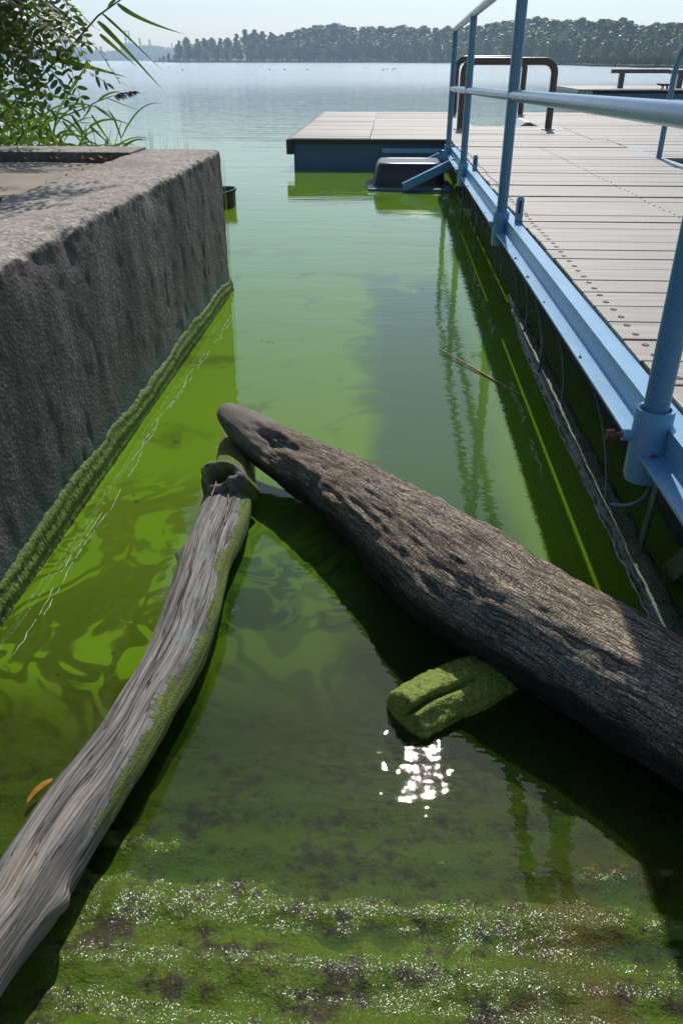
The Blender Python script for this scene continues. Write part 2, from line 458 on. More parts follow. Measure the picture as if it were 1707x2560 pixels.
def m_bark():
    g = G('cracked_grey_brown_bark'); u = g.uv(); p = g.pos(); z = g.sep(p)[2]
    ux, uy, _ = g.sep(u)
    warp = g.vm('ADD', g.map(u, (1, 1, 1)), g.n('VectorMath', {'operation': 'SCALE'}, i0=g.vm('SUBTRACT', g.noisec(u, 14, 3), (0.5, 0.5, 0.5)), Scale=0.03).outputs[0])
    e1 = g.vor(g.map(warp, (62, 170, 1)), 1, 'DISTANCE_TO_EDGE')
    e2 = g.ma('ABSOLUTE', g.ma('SUBTRACT', g.noise(g.map(warp, (7, 150, 1)), 1, 3, 0.5), 0.5))
    e3 = g.ma('ABSOLUTE', g.ma('SUBTRACT', g.noise(g.map(warp, (95, 60, 1), (3, 3, 0)), 1, 2, 0.5), 0.5))
    crack = g.ma('MINIMUM', g.mr(e1, 0.0, 0.08, 0.6, 1), g.ma('MINIMUM', g.mr(e2, 0.006, 0.045), g.mr(e3, 0.004, 0.03, 0.25, 1)))
    fib = g.noise(g.map(u, (9, 260, 1)), 1, 5, 0.65)
    big = g.noise(u, 7, 5, 0.6)
    c = g.ramp(fib, [(0.25, (0.15, 0.112, 0.075)), (0.5, (0.34, 0.27, 0.19)), (0.75, (0.56, 0.48, 0.37))])
    c = g.mix(g.mr(big, 0.50, 0.72, 0, 0.75), c, (0.28, 0.26, 0.23))
    smooth_tip = g.mr(ux, 0.20, 0.42, 1, 0)
    c = g.mix(g.ma('MULTIPLY', smooth_tip, 0.65), c, (0.24, 0.225, 0.20))
    c = g.mix(g.ma('MULTIPLY', g.ma('SUBTRACT', 1.0, crack), g.mr(smooth_tip, 0, 1, 0.85, 0.3)), c, (0.03, 0.023, 0.016))
    c = g.mix(g.ma('MULTIPLY', g.mr(g.noise(u, 30, 3), 0.66, 0.74), 0.7), c, (0.40, 0.40, 0.37))
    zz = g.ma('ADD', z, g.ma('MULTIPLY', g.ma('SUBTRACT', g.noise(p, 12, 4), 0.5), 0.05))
    wet = g.mr(zz, 0.095, 0.150, 1, 0)  # waterlogged low wood, carried higher to paint in the log's shaded underside
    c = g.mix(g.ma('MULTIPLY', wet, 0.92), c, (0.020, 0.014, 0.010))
    slime = g.mr(zz, 0.012, 0.035, 1, 0)
    c = g.mix(g.ma('MULTIPLY', slime, 0.8), c, (0.04, 0.06, 0.012))
    h = g.ma('ADD', g.ma('MULTIPLY', crack, g.mr(smooth_tip, 0, 1, 1.0, 0.3)), g.ma('MULTIPLY', fib, 0.6))
    return g.done(g.pbr(c, g.mr(wet, 0, 1, 0.82, 0.5), g.bump(h, 0.006, 1.0), 0.3))
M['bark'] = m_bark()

def m_drift():
    g = G('silvered_driftwood'); u = g.uv(); p = g.pos(); x, y, z = g.sep(p); nx = g.sep(g.nrm())[0]
    ux, uy, _ = g.sep(u)
    wv = g.vm('ADD', u, g.comb(0.0, g.ma('MULTIPLY', g.ma('SUBTRACT', g.noise(g.map(u, (3, 8, 1)), 1, 2), 0.5), 0.022), 0.0))
    fib = g.noise(g.map(wv, (8, 300, 1)), 1, 6, 0.65)
    band = g.noise(g.map(wv, (2.4, 42, 1)), 1, 5, 0.6)
    c = g.ramp(fib, [(0.25, (0.09, 0.08, 0.068)), (0.48, (0.23, 0.215, 0.19)), (0.72, (0.47, 0.445, 0.40))])
    c = g.mix(g.mr(band, 0.44, 0.66, 0, 0.85), c, (0.085, 0.08, 0.076))
    c = g.mix(g.mr(g.noise(g.map(wv, (3, 18, 1), (4, 2, 0)), 1, 4), 0.56, 0.72, 0, 0.75), c, (0.36, 0.255, 0.17))
    c = g.mix(g.mr(g.noise(p, 16, 4), 0.58, 0.70, 0, 0.55), c, (0.17, 0.26, 0.23))
    c = g.mix(g.mr(g.noise(g.map(wv, (2.5, 14, 1), (7, 7, 0)), 1, 5, 0.65), 0.50, 0.66, 0, 0.75), c, (0.085, 0.078, 0.07))
    crk = g.mr(g.ma('ABSOLUTE', g.ma('SUBTRACT', g.noise(g.map(wv, (2.6, 85, 1), (1, 9, 0)), 1, 3, 0.5), 0.5)), 0.004, 0.02, 1, 0)
    c = g.mix(g.ma('MULTIPLY', crk, g.mr(band, 0.4, 0.6, 0.25, 0.9)), c, (0.02, 0.017, 0.013))
    # moss along the damp flank and over the sunk end
    damp = g.ma('ADD', z, g.ma('MULTIPLY', g.ma('SUBTRACT', g.noise(p, 17, 7, 0.7), 0.5), 0.09))
    moss = g.ma('MULTIPLY', g.ma('MULTIPLY', g.mr(damp, 0.090, 0.098, 1, 0), g.mr(y, 0.70, 0.85)), g.mr(nx, -0.2, 0.3, 0.35, 1))
    endm = g.mr(g.ma('ADD', y, g.ma('MULTIPLY', g.ma('SUBTRACT', g.noise(p, 22, 4), 0.5), 0.35)), 1.80, 1.90)
    moss = g.ma('MAXIMUM', moss, g.ma('MULTIPLY', endm, g.mr(g.noise(p, 30, 3), 0.26, 0.42)))
    gcol = g.mix(g.noise(p, 120, 3), (0.08, 0.125, 0.012), (0.26, 0.33, 0.045))
    c = g.mix(g.ma('MULTIPLY', moss, 0.92), c, gcol)
    lowg = g.mr(damp, 0.03, 0.05, 1, 0)
    c = g.mix(lowg, c, (0.05, 0.085, 0.018))
    h = g.ma('ADD', fib, g.ma('ADD', g.ma('MULTIPLY', band, 0.8), g.ma('MULTIPLY', crk, -0.9)))
    h = g.ma('ADD', h, g.ma('MULTIPLY', moss, g.ma('MULTIPLY', g.noise(p, 260, 3), 1.6)))
    return g.done(g.pbr(c, 0.72, g.bump(h, 0.0055, 1.0), 0.35))
M['drift'] = m_drift()

def m_leaf(name, a, b, tr=0.5, tint=1.5):
    g = G(name); p = g.pos(); r = g.rnd()
    f = g.mr(g.ma('ADD', g.ma('MULTIPLY', r, 0.6), g.ma('MULTIPLY', g.noise(p, 9, 3), 0.6)), 0.3, 0.9)
    c = g.mix(f, a, b)
    d = g.pbr(c, 0.45, None, 0.4)
    t = g.n('BsdfTranslucent', Color=g.mix(0.6, c, (0.28, 0.46, 0.03))).outputs[0]
    return g.done(g.n('MixShader', i0=tr, i1=d, i2=t).outputs[0])
M['locust'] = m_leaf('locust_leaf', (0.016, 0.042, 0.007), (0.055, 0.10, 0.014), 0.30)
M['reed'] = m_leaf('reed_blade', (0.028, 0.075, 0.014), (0.08, 0.14, 0.024), 0.36)
M['reed_stem'] = plain('reed_culm', (0.11, 0.15, 0.04), 0.6)
M['plume'] = plain('purple_brown_plume', (0.075, 0.04, 0.05), 0.8)
M['twig'] = plain('twig_bark', (0.075, 0.055, 0.038), 0.85)
M['dry_reed'] = plain('dry_reed_straw', (0.26, 0.19, 0.10), 0.7)
M['orange_reed'] = plain('orange_dead_reed', (0.36, 0.15, 0.012), 0.6)
M['litter'] = plain('rusty_fallen_leaves', (0.20, 0.075, 0.03), 0.8, 0.3, 0, 60, 0.6)
M['tree_dark'] = m_leaf('far_poplar_foliage', (0.022, 0.045, 0.012), (0.050, 0.080, 0.022), 0.25)
M['tree_mid'] = m_leaf('far_cottonwood_foliage', (0.030, 0.058, 0.014), (0.075, 0.105, 0.028), 0.25)
M['tree_olive'] = m_leaf('far_yellowing_foliage', (0.075, 0.095, 0.022), (0.15, 0.16, 0.04), 0.25)
M['trunk'] = plain('far_trunk_bark', (0.07, 0.06, 0.05), 0.9, 0.2, 0, 3)
M['shore'] = plain('muddy_shore', (0.05, 0.055, 0.03), 0.9, 0.2, 0, 0.3)
M['marsh'] = plain('marsh_reed_bed', (0.085, 0.10, 0.035), 0.9, 0.2, 0, 0.5)
M['industry'] = plain('grey_industrial_cladding', (0.20, 0.22, 0.25), 0.8, 0.3, 0, 0.05)
M['duck'] = plain('dark_waterfowl', (0.035, 0.03, 0.028), 0.7)
M['foam'] = plain('dried_pale_scum', (0.42, 0.48, 0.30), 0.5, 0.5, 0, 120)

# ------------------------------------------------------------------ lake, ramp
def lake():
    ys = [-6, 0.2, 1, 2, 4, 8, 16, 40, 120, 400, 1500]
    xs = [-1500, -300, -60, -10, -4, -1, 0, 1, 4, 10, 60, 300, 1500]
    P = np.zeros((len(ys), len(xs), 3))
    for i, y in enumerate(ys):
        for j, x in enumerate(xs): P[i, j] = (x, y, 0)
    o = grid_mesh('lake_water', P, M['water'], smooth=False)
    tag(o, 'green algae-clouded lake water reflecting a pale sky', None, None, 'structure')
lake()

def ramp_z(y):
    return -(y - 0.735) * 0.105
def ramp():
    def sheet(x0, x1, nx, y0, y1, ny, drop=0.0):
        X, Y = np.meshgrid(np.linspace(x0, x1, nx), np.linspace(y0, y1, ny))
        Z = ramp_z(Y)
        wob = 0.012 * fbm(X * 2.5, Y * 2.5, 0, 3, 11)
        Z = Z + 0.0042 * np.sin((Y + wob) * 2 * math.pi / 0.098 + 0.6) * np.clip((1.15 - Y) / 0.3, 0, 1)
        Z = Z + 0.010 * fbm(X * 5, Y * 6, 3.3, 3, 5) * 0.6 + 0.0035 * fbm(X * 34, Y * 40, 1.1, 3, 9)
        clump = np.clip(fbm(X * 11, Y * 14, 7.7, 3, 21), 0, 1)
        Z = Z + 0.006 * clump * np.clip((X + 0.1) / 0.5, 0.15, 1)
        return np.stack([X, Y, Z - drop], -1)
    o = grid_mesh('boat_ramp', sheet(-0.92, 1.1, 380, 0.30, 1.5, 280), M['ramp'])
    tag(o, 'ridged concrete boat ramp coated in wet green algae', None, None, 'structure')
    Z0 = lambda y: ramp_z(y) - 0.02
    mesh('ramp_upper', [(-0.92, -5, Z0(-5)), (5, -5, Z0(-5)), (5, 0.32, Z0(0.32)), (-0.92, 0.32, Z0(0.32)), (-0.92, 1.48, Z0(1.48)), (5, 1.48, Z0(1.48)), (5, 7, Z0(7)), (-0.92, 7, Z0(7))], [(0, 1, 2, 3), (3, 2, 5, 4), (4, 5, 6, 7)], M['ramp'])['kind'] = 'structure'
ramp()

# ------------------------------------------------------------------ concrete pier on the left
WX, WZ, WY = -0.875, 0.722, 4.33
def pier():
    root = empty('concrete_pier', (-1.2, 2.0, 0))
    tag(root, 'thick weathered concrete wall with worn edge and mossy waterline', 'wall')
    loc = Vector((-1.2, 2.0, 0))
    # profile from below water up the face, round the edge, over the coping
    prof = [(WX, z) for z in np.linspace(-0.5, WZ - 0.024, 70)]
    r = 0.024
    for a in np.linspace(0, 90, 9)[1:]:
        prof.append((WX - r + r * math.cos(R(a)), WZ - r + r * math.sin(R(a))))
    prof += [(x, WZ) for x in np.linspace(WX - r, -1.27, 34)[1:]]
    prof += [(-1.285, WZ - 0.03), (-1.285, WZ - 0.2)]
    prof = np.array(prof)
    ys = np.linspace(0.1, WY, 330)
    P = np.zeros((len(ys) + 6, len(prof), 3))
    full = np.concatenate([ys, WY + np.array([0.012, 0.022, 0.026, 0.027, 0.027, 0.027])])
    shr = np.concatenate([np.zeros(len(ys)), [0.006, 0.02, 0.05, 0.12, 0.25, 0.35]])
    for i, y in enumerate(full):
        P[i, :, 0] = np.maximum(prof[:, 0] - shr[i], -1.285) if shr[i] else prof[:, 0]
        P[i, :, 1] = y
        P[i, :, 2] = np.minimum(prof[:, 1], WZ - shr[i] * 0.9)
    x, y, z = P[..., 0], P[..., 1], P[..., 2]
    edge = np.exp(-(((x - WX) / 0.07) ** 2 + ((z - WZ) / 0.07) ** 2))
    n = fbm(x * 22, y * 22, z * 22, 4, 2)
    nb = fbm(x * 4, y * 4, z * 4, 3, 8)
    dents = sum(a * np.exp(-((y - c) / w) ** 2) for c, w, a in ((1.95, 0.09, 0.022), (2.16, 0.04, 0.018), (3.02, 0.09, 0.020), (1.35, 0.2, 0.012)))
    x -= 0.0020 * n + 0.002 * nb + edge * (dents + 0.010 * np.abs(n))
    z -= np.where(z > 0.5, 0.0025 * n + 0.003 * nb + edge * (dents * 0.8 + 0.008 * np.abs(n)), 0)
    pit = np.clip(fbm(x * 14, y * 16, z * 9, 3, 31) - 0.9, 0, 1) * 0.05
    x -= pit * (z < 0.62)
    P[..., 0], P[..., 1], P[..., 2] = x - loc.x, y - loc.y, z
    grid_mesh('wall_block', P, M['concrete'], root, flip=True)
    # recessed trowelled slab, groove and rear kerb
    sx = np.linspace(-6.0, -1.282, 60); sy = np.linspace(-2.5, 4.0, 90)
    X, Y = np.meshgrid(sx, sy)
    Z = WZ - 0.017 + 0.006 * fbm(X * 3, Y * 3, 0, 3, 4) - 0.02 * np.clip((Y - 3.85) / 0.15, 0, 1)
    grid_mesh('paving_slab', np.stack([X - loc.x, Y - loc.y, Z], -1), M['slab'], root)
    b = MB(); b.box(-6.0 - loc.x, -1.262 - loc.x, 4.055 - loc.y, 4.345 - loc.y, -0.4, WZ + 0.012)
    k = b.build('rear_kerb', M['concrete'], root, bevel=0.012)
    b = MB(); b.box(-6 - loc.x, -1.286 - loc.x, -2.5 - loc.y, 4.05 - loc.y, -0.4, WZ - 0.06)
    b.build('fill', M['slab'], root)
    # low lip of algae where the face meets the water
    ys = np.linspace(0.35, WY + 0.02, 2400)
    t = np.linspace(0, 1, 28)
    Yg, T = np.meshgrid(ys, t, indexing='ij')
    top = 0.082 + 0.018 * fbm(Yg * 3, 0, 0, 3, 3) + 0.004 * vn(Yg * 60, 0, 1, 4)
    Zg = top * (1 - T) - 0.05 * T
    bulge = np.sin(np.clip(T * 1.05, 0, 1) * math.pi) ** 0.5
    layer = 0.5 + 0.5 * np.sin(T * 24 + 1.6 * fbm(Yg * 4, T, 0, 3, 6))
    fr = np.abs(fbm(Yg * 150 + 4 * T, T * 3.2, 0.3, 4, 12))
    fr2 = vn(Yg * 260 + 8 * T, T * 14, 0.7, 19)
    Xg = WX - 0.004 + bulge * (0.013 + 0.005 * layer + 0.0035 * fr + 0.002 * fr2) + 0.006 * T
    grid_mesh('algae_fringe', np.stack([Xg - loc.x, Yg - loc.y, Zg], -1), M['algae'], root)
pier()

def litter():
    mb = MB()
    for k in range(150):
        if k < 105:
            x = random.uniform(-3.6, -1.32); y = random.gauss(4.005, 0.02); z = WZ - 0.02 + random.uniform(0, 0.012)
        else:
            t = random.random(); y = 1.6 + t * 2.3; x = -1.29 + random.gauss(0, 0.012); z = WZ - 0.006
        a = random.uniform(0, 6.28); s = random.uniform(0.005, 0.016)
        c, d = math.cos(a) * s, math.sin(a) * s
        b = len(mb.v); q = random.uniform(-0.008, 0.010)
        mb.v += [(x - c, y - d, z), (x + d * 0.5, y - c * 0.5, z + abs(q)), (x + c, y + d, z + abs(q) * 1.5), (x - d * 0.5, y + c * 0.5, z + 0.002)]
        mb.f += [(b, b + 1, b + 2, b + 3)]
    o = mb.build('leaf_litter', M['litter'])
    tag(o, 'rusty brown fallen leaf litter caught in the wall top grooves', 'leaves', None, 'stuff')
litter()

# ------------------------------------------------------------------ floating dock
GY, GZ, SLOPE = 8.9, 0.345, 0.012
DXE = 0.687                                  # left edge of the gangway planks
def plank_mesh(name, L, W, T, bev=0.004):
    b = MB(); b.box(-L / 2, L / 2, -W / 2, W / 2, -T, 0)
    o = b.build(name, M['plank'], None, bevel=bev)
    me = o.data; bpy.data.objects.remove(o)
    return me

def pipe_socket(root, x, y, z):
    """thick pipe sleeve welded to the beam, with its set bolt"""
    b = MB(); ro, ri = 0.042, 0.0345
    b.lathe([(ri, -0.12), (ri, 0.045), (ro, 0.045), (ro, -0.115), (ro - 0.004, -0.128)], 0, 0, 32, True)
    b.box(0.03, DXE - x + 0.01, -0.03, 0.03, -0.11, -0.012)
    o = b.build('socket', M['blue'], root, True)
    o.location = (x, y, z)
    bb = MB(); bb.tube([(-0.036, 0, -0.02), (-0.062, 0, -0.02)], 0.013, 16)
    q = bb.build('boss', M['blue'], o, True)
    bb = MB(); bb.tube([(-0.060, 0, -0.02), (-0.082, 0, -0.02)], 0.006, 12); bb.tube([(-0.080, 0, -0.02), (-0.097, 0, -0.02)], 0.0125, 6)
    bb.build('bolt', M['rust'], o)
    return o

def gangway():
    root = empty('gangway', (0, GY, GZ), (-SLOPE, 0, 0))
    tag(root, 'floating gangway of weathered grey planks with blue steel edge beam', 'gangway')
    xr = 2.42
    W = 0.173; pitch = 0.182
    me_p = [plank_mesh('plank', xr - DXE, W, 0.036) for _ in range(2)]
    hole = MB()
    hole.lathe([(0.0001, 0.0012), (0.0075, 0.0012), (0.0095, 0.0022), (0.0105, 0.0004)], 0, 0, 14)
    ho = hole.build('screw_hole', M['rubber'], None); hme = ho.data; bpy.data.objects.remove(ho)
    y = -0.11; k = 0
    while y > -8.0:
        p = bpy.data.objects.new('plank', me_p[k % 2]); COL.objects.link(p); p.parent = root
        p.location = ((xr + DXE) / 2 + random.uniform(-0.004, 0.004), y, random.uniform(-0.004, 0.003))
        p.rotation_euler = (random.uniform(-0.010, 0.010), 0, random.uniform(-0.0015, 0.0015))
        for s in (-1, 1):
            h = bpy.data.objects.new('screw_hole', hme); COL.objects.link(h); h.parent = p
            h.location = (-(xr - DXE) / 2 + 0.05 + random.uniform(-0.003, 0.003), s * 0.045 + random.uniform(-0.004, 0.004), 0)
            h = bpy.data.objects.new('screw_hole', hme); COL.objects.link(h); h.parent = p
            h.location = (-0.02 + random.uniform(-0.003, 0.003), s * 0.045 + random.uniform(-0.004, 0.004), 0); h.scale = (0.55, 0.55, 1)
        y -= pitch + random.choice((0, 0.001, 0.002, 0.004, 0.010)); k += 1
    # edge beam: top flange, web, outward bottom flange
    t = 0.008
    xw = DXE - 0.062
    poly = [(DXE - 0.006, -0.010), (xw, -0.010), (xw, -0.075), (xw - 0.050, -0.075), (xw - 0.050, -0.083), (xw + t, -0.083), (xw + t, -0.018), (DXE - 0.006, -0.018)]
    b = MB(); b.prism(poly, -8.0, 0.0)
    eb = b.build('edge_beam', M['blue'], root, bevel=0.0015)
    b = MB(); b.tube([(xw - 0.001, -8, -0.0745), (xw - 0.001, 0, -0.0745)], 0.003, 6); b.build('weld_bead', M['blue'], eb, True)
    b = MB(); b.box(xr, xr + 0.05, -8.0, 0, -0.10, -0.005); b.build('edge_beam', M['blue'], root, bevel=0.002)
    # joists under the planks and the dark pontoon between them
    for xx in (1.05, 1.55, 2.05):
        b = MB(); b.box(xx - 0.03, xx + 0.03, -8.0, -0.02, -0.16, -0.038); b.build('joist', M['void'], root)
    b = MB(); b.box(0.80, 2.36, -7.9, -0.1, -0.52, -0.17); b.build('pontoon', M['void'], root, bevel=0.03)
    # railing
    px = 0.600
    mid = lambda y: 0.525 - 0.0095 * y
    top = lambda y: 1.035 - 0.010 * y
    posts = [-7.28, -4.50, -1.92, 0.02]
    for i, yy in enumerate(posts):
        so = pipe_socket(root, px, yy, -0.02 if i < 3 else -0.03)
        b = MB(); zt = top(yy)
        if i == 3:
            b.tube([(px, yy, -0.10), (px, yy, zt - 0.06), (px, yy - 0.012, zt - 0.025), (px, yy - 0.045, zt)], 0.027, 20)
        else:
            b.tube([(px, yy, -0.10), (px, yy, zt - 0.01)], 0.0275, 22)
        b.build('post', M['blue_rail'], root, True)
    b = MB(); b.tube([(px, -0.03, top(0)), (px, -4.5, top(-4.5)), (px, -8.2, top(-8.2))], 0.0265, 20)
    b.build('top_rail', M['blue_rail'], root, True)
    for a, c in zip(posts[:-1], posts[1:]):
        b = MB(); b.tube([(px, a, mid(a)), (px, c, mid(c))], 0.0255, 24); b.build('mid_rail', M['blue_rail'], root, True)
    b = MB(); b.tube([(px, posts[0], mid(posts[0])), (px, -8.2, mid(-8.2))], 0.0255, 20); b.build('mid_rail', M['blue_rail'], root, True)
    # upright slotted lugs on the top flange
    for yy, hh in ((-4.62, 0.115), (-2.15, 0.10)):
        b = MB(); b.prism([(0.655, -0.01), (0.693, -0.01), (0.693, hh - 0.012), (0.684, hh), (0.664, hh), (0.655, hh - 0.012)], yy - 0.006, yy + 0.006)
        l = b.build('lug', M['blue'], root)
        b = MB(); b.box(0.668, 0.680, yy - 0.0075, yy + 0.0075, 0.03, hh - 0.02); b.build('slot', M['rubber'], l)
    # red spot on the near sleeve
    b = MB(); b.lathe([(0.0001, 0.0), (0.006, 0.0), (0.0085, -0.001)], 0, 0, 16)
    o = b.build('paint_spot', M['red_dot'], root); o.location = (px + 0.002, posts[0] - 0.0425, -0.075); o.rotation_euler = (R(90), 0, 0)
    # cables hanging under the edge
    yy = -7.3
    k = 0
    while yy < -0.8:
        x0 = 0.583; d = random.uniform(0.25, 0.6) * random.choice((1, -1)); l = random.uniform(0.26, 0.34)
        pts = []
        for s in np.linspace(0, 1, 9):
            pts.append((x0 + 0.05 * math.sin(s * 3.0) + 0.04 * s, yy + d * s * s * 0.6 + 0.03 * math.sin(s * 5), -0.07 - l * s))
        b = MB(); b.tube(pts, random.choice((0.003, 0.004, 0.006)), 8); b.build('hanging_cable', M['cable'], root, True)
        yy += random.uniform(0.28, 0.75); k += 1
    # slanting flat braces below the beam near the ramp
    def at_x(u, v, x):
        d = ray(u, v); t = x / d[0]
        return Vector((x, d[1] * t, CAM_H + d[2] * t)) - Vector((0, GY, GZ))
    for p, q, w in ((at_x(1636, 1245, 0.69), at_x(1583, 1432, 0.69), 0.030), (at_x(1590, 1545, 0.72), at_x(1760, 1425, 0.72), 0.055)):
        b = MB(); b.bar(p, q, w, 0.008, (1, 0, 0.2)); b.build('flat_brace', M['beam_algae'], root)
    # two arms reaching out from the end to hold the float
    off = Vector((0, GY, GZ))
    for p, q in ((at_y(1112, 384, 9.02) - off, at_y(1040, 418, 9.02) - off), (at_y(1146, 402, 8.30) - off, at_y(1008, 470, 8.14) - off)):
        b = MB(); b.bar(p, q, 0.05, 0.075); b.build('float_arm', M['blue'], root, bevel=0.003)
    # right-hand rail with its bent end
    xr2 = 2.40
    b = MB()
    pts = [(xr2, -1.17, -0.08), (xr2, -1.17, 0.62)]
    for a in np.linspace(0, 90, 8): pts.append((xr2, -1.17 - 0.25 * (1 - math.cos(R(a))), 0.62 + 0.27 * math.sin(R(a))))
    pts.append((xr2, -7.9, 0.95))
    b.tube(pts, 0.024, 16); b.build('right_rail', M['blue_rail'], root, True)
    b = MB(); b.tube([(xr2, -1.17, 0.45), (xr2, -7.9, 0.5)], 0.02, 14); b.build('mid_rail', M['blue_rail'], root, True)
    for yy in (-3.9, -6.6):
        b = MB(); b.tube([(xr2, yy, -0.08), (xr2, yy, 0.90)], 0.024, 14); b.build('post', M['blue_rail'], root, True)
    return root
gangway()

def algae_beam():
    """timber at the waterline beside the gangway"""
    ys = np.linspace(0.9, 4.3, 400); t = np.linspace(0, 2 * math.pi, 25)[:-1]
    Yg, T = np.meshgrid(ys, t, indexing='ij')
    a = np.sign(np.cos(T)) * np.abs(np.cos(T)) ** 0.4; b = np.sign(np.sin(T)) * np.abs(np.sin(T)) ** 0.4
    n = fbm(Yg * 14, a * 2, b * 2, 4, 17)
    wd = np.clip((4.32 - Yg) * 1.2, 0.08, 1)
    X = 0.664 + a * (0.036 * wd + 0.006 * n) + 0.008 * np.sin(Yg * 1.7)
    Z = -0.012 + b * (0.03 + 0.004 * n)
    o = grid_mesh('waterlogged_timber', np.stack([X, Yg, Z], -1), M['beam_algae'], wrap=True)
    tag(o, 'waterlogged timber slick with algae floating along the gangway edge', 'timber')
    # crust of dried scum along its outer edge
    mb = MB(); pts = []
    for y in np.linspace(0.95, 4.2, 160):
        w = min(1, max(0.08, (4.32 - y) * 1.2))
        pts.append((0.664 - 0.040 * w + 0.008 * math.sin(y * 1.7) + random.gauss(0, 0.0025), y, 0.002 + random.uniform(0, 0.003)))
    mb.tube(pts, [random.uniform(0.0012, 0.0035) for _ in pts], 6); mb.build('scum_crust', M['pale_conc'], o, True)
algae_beam()

def platform():
    root = empty('floating_platform', (0, 12.6, 0))
    tag(root, 'wide floating platform of sun-bleached planks with dark blue steel sides', 'dock')
    oy = 12.6; Z = GZ - 0.012
    x0, x1, yf, yb = -1.165, 6.5, 9.93, 15.3
    cache = {}
    def plank(xa, xb, y):
        L = round(xb - xa, 2)
        if L not in cache: cache[L] = plank_mesh('plank', L, 0.138, 0.035)
        p = bpy.data.objects.new('plank', cache[L]); COL.objects.link(p); p.parent = root
        p.location = ((xa + xb) / 2, y - oy, Z + random.uniform(-0.002, 0.003)); p.rotation_euler = (random.uniform(-0.006, 0.006), 0, 0)
    y = yf + 0.075
    sl = (1.12, 2.02, 12.0)                  # the open slip: x from, x to, front edge
    while y < yb - 0.05:
        if y > sl[2]:
            plank(x0, -0.25, y); plank(-0.245, sl[0], y); plank(sl[1], 4.2, y); plank(4.205, x1, y)
        else:
            plank(x0, -0.25, y); plank(-0.245, 2.3, y); plank(2.305, 4.2, y); plank(4.205, x1, y)
        y += 0.145
    y = yf - 0.075
    while y > 8.99:
        plank(DXE, 2.46, y); y -= 0.145
    y = yf - 0.075
    while y > 8.05:
        plank(2.47, 4.2, y); plank(4.205, x1, y); y -= 0.145
    side = lambda n, a, b, c, d, e, f, m, bv=0.004: MB().box(a, b, c - oy, d - oy, e, f).build(n, m, root, bevel=bv)
    s1 = side('side_panel', x0 + 0.03, 0.70, yf + 0.02, yf + 0.06, -0.12, Z - 0.045, M['blue_dark'])
    side('side_panel', x0 + 0.03, x0 + 0.07, yf + 0.07, yb - 0.02, -0.12, Z - 0.045, M['blue_dark'])
    side('side_panel', 2.50, x1, 8.06, 8.1, -0.12, Z - 0.045, M['blue_dark'])
    side('side_panel', 2.50, 2.54, 8.11, yf, -0.12, Z - 0.045, M['blue_dark'])
    side('slip_side', sl[0] - 0.05, sl[0] - 0.01, sl[2], yb, -0.12, Z - 0.045, M['blue_dark'])
    side('slip_side', sl[1] + 0.01, sl[1] + 0.05, sl[2], yb, -0.12, Z - 0.045, M['blue_dark'])
    side('slip_side', sl[0], sl[1], sl[2] - 0.09, sl[2] - 0.05, -0.12, Z - 0.045, M['blue_dark'])
    side('edge_trim', x0 - 0.02, DXE - 0.02, yf - 0.035, yf - 0.002, Z - 0.055, Z - 0.004, M['rubber'])
    side('edge_trim', x0 - 0.03, x0 - 0.003, yf - 0.002, yb, Z - 0.05, Z - 0.003, M['rubber'])
    side('corner_bumper', x0 - 0.05, x0 + 0.028, yf - 0.045, yf + 0.05, Z - 0.17, Z - 0.008, M['rubber'])
    side('inner_shelf', -0.1, 0.66, yf - 0.03, yf + 0.018, Z - 0.15, Z - 0.10, M['blue'])
    for i in range(14):
        b = MB(); b.tube([(0, 0, 0), (0, -0.008, 0)], 0.008, 10)
        o = b.build('rivet', M['rubber'], s1); o.location = (x0 + 0.09 + i * 0.095, yf + 0.018 - oy, Z - 0.125)
    side('hull', x0 + 0.08, x1, yf + 0.08, 11.85, -0.2, Z - 0.07, M['void'], 0)
    side('hull', x0 + 0.08, sl[0] - 0.06, 11.9, yb - 0.1, -0.2, Z - 0.07, M['void'], 0)
    side('hull', sl[1] + 0.06, x1, 11.9, yb - 0.1, -0.2, Z - 0.07, M['void'], 0)
    side('hull', 2.6, x1, 8.15, yf + 0.05, -0.2, Z - 0.07, M['void'], 0)
    # launching board in the slip
    b = MB(); b.prism([(1.62, Z - 0.16), (2.0, Z - 0.16), (2.0, Z + 0.01), (1.95, Z + 0.01)], 12.6 - oy, 13.6 - oy)
    b.build('slip_board', M['steel'], root)
platform()

def hoop(xa, xb, y, label, zt):
    root = empty('pipe_hoop', ((xa + xb) / 2, y, GZ - 0.012))
    tag(root, label, 'railing', None)
    w = (xb - xa) / 2; r = 0.14; h = zt - GZ
    pts = [(-w, 0, -0.01), (-w, 0, h - r)]
    for a in np.linspace(0, 90, 8)[1:]: pts.append((-w + r * (1 - math.cos(R(a))), 0, h - r + r * math.sin(R(a))))
    for a in np.linspace(90, 0, 8)[:-1]: pts.append((w - r * (1 - math.cos(R(a))), 0, h - r + r * math.sin(R(a))))
    pts += [(w, 0, h - r), (w, 0, -0.01)]
    b = MB(); b.tube(pts, 0.045, 18); b.build('tube', M['brown_pipe'], root, True)
    for s in (-w, w):
        b = MB(); b.lathe([(0.001, 0.020), (0.05, 0.020), (0.085, 0.014), (0.085, 0.001)], s, 0, 20); b.build('base_flange', M['steel'], root, True)
hoop(1.03, 2.12, 14.5, 'brown bent-pipe hoop rail behind its twin at the outer slip end', 1.15)
hoop(0.90, 2.04, 11.36, 'brown bent-pipe hoop rail on the planks before the open slip', 1.12)

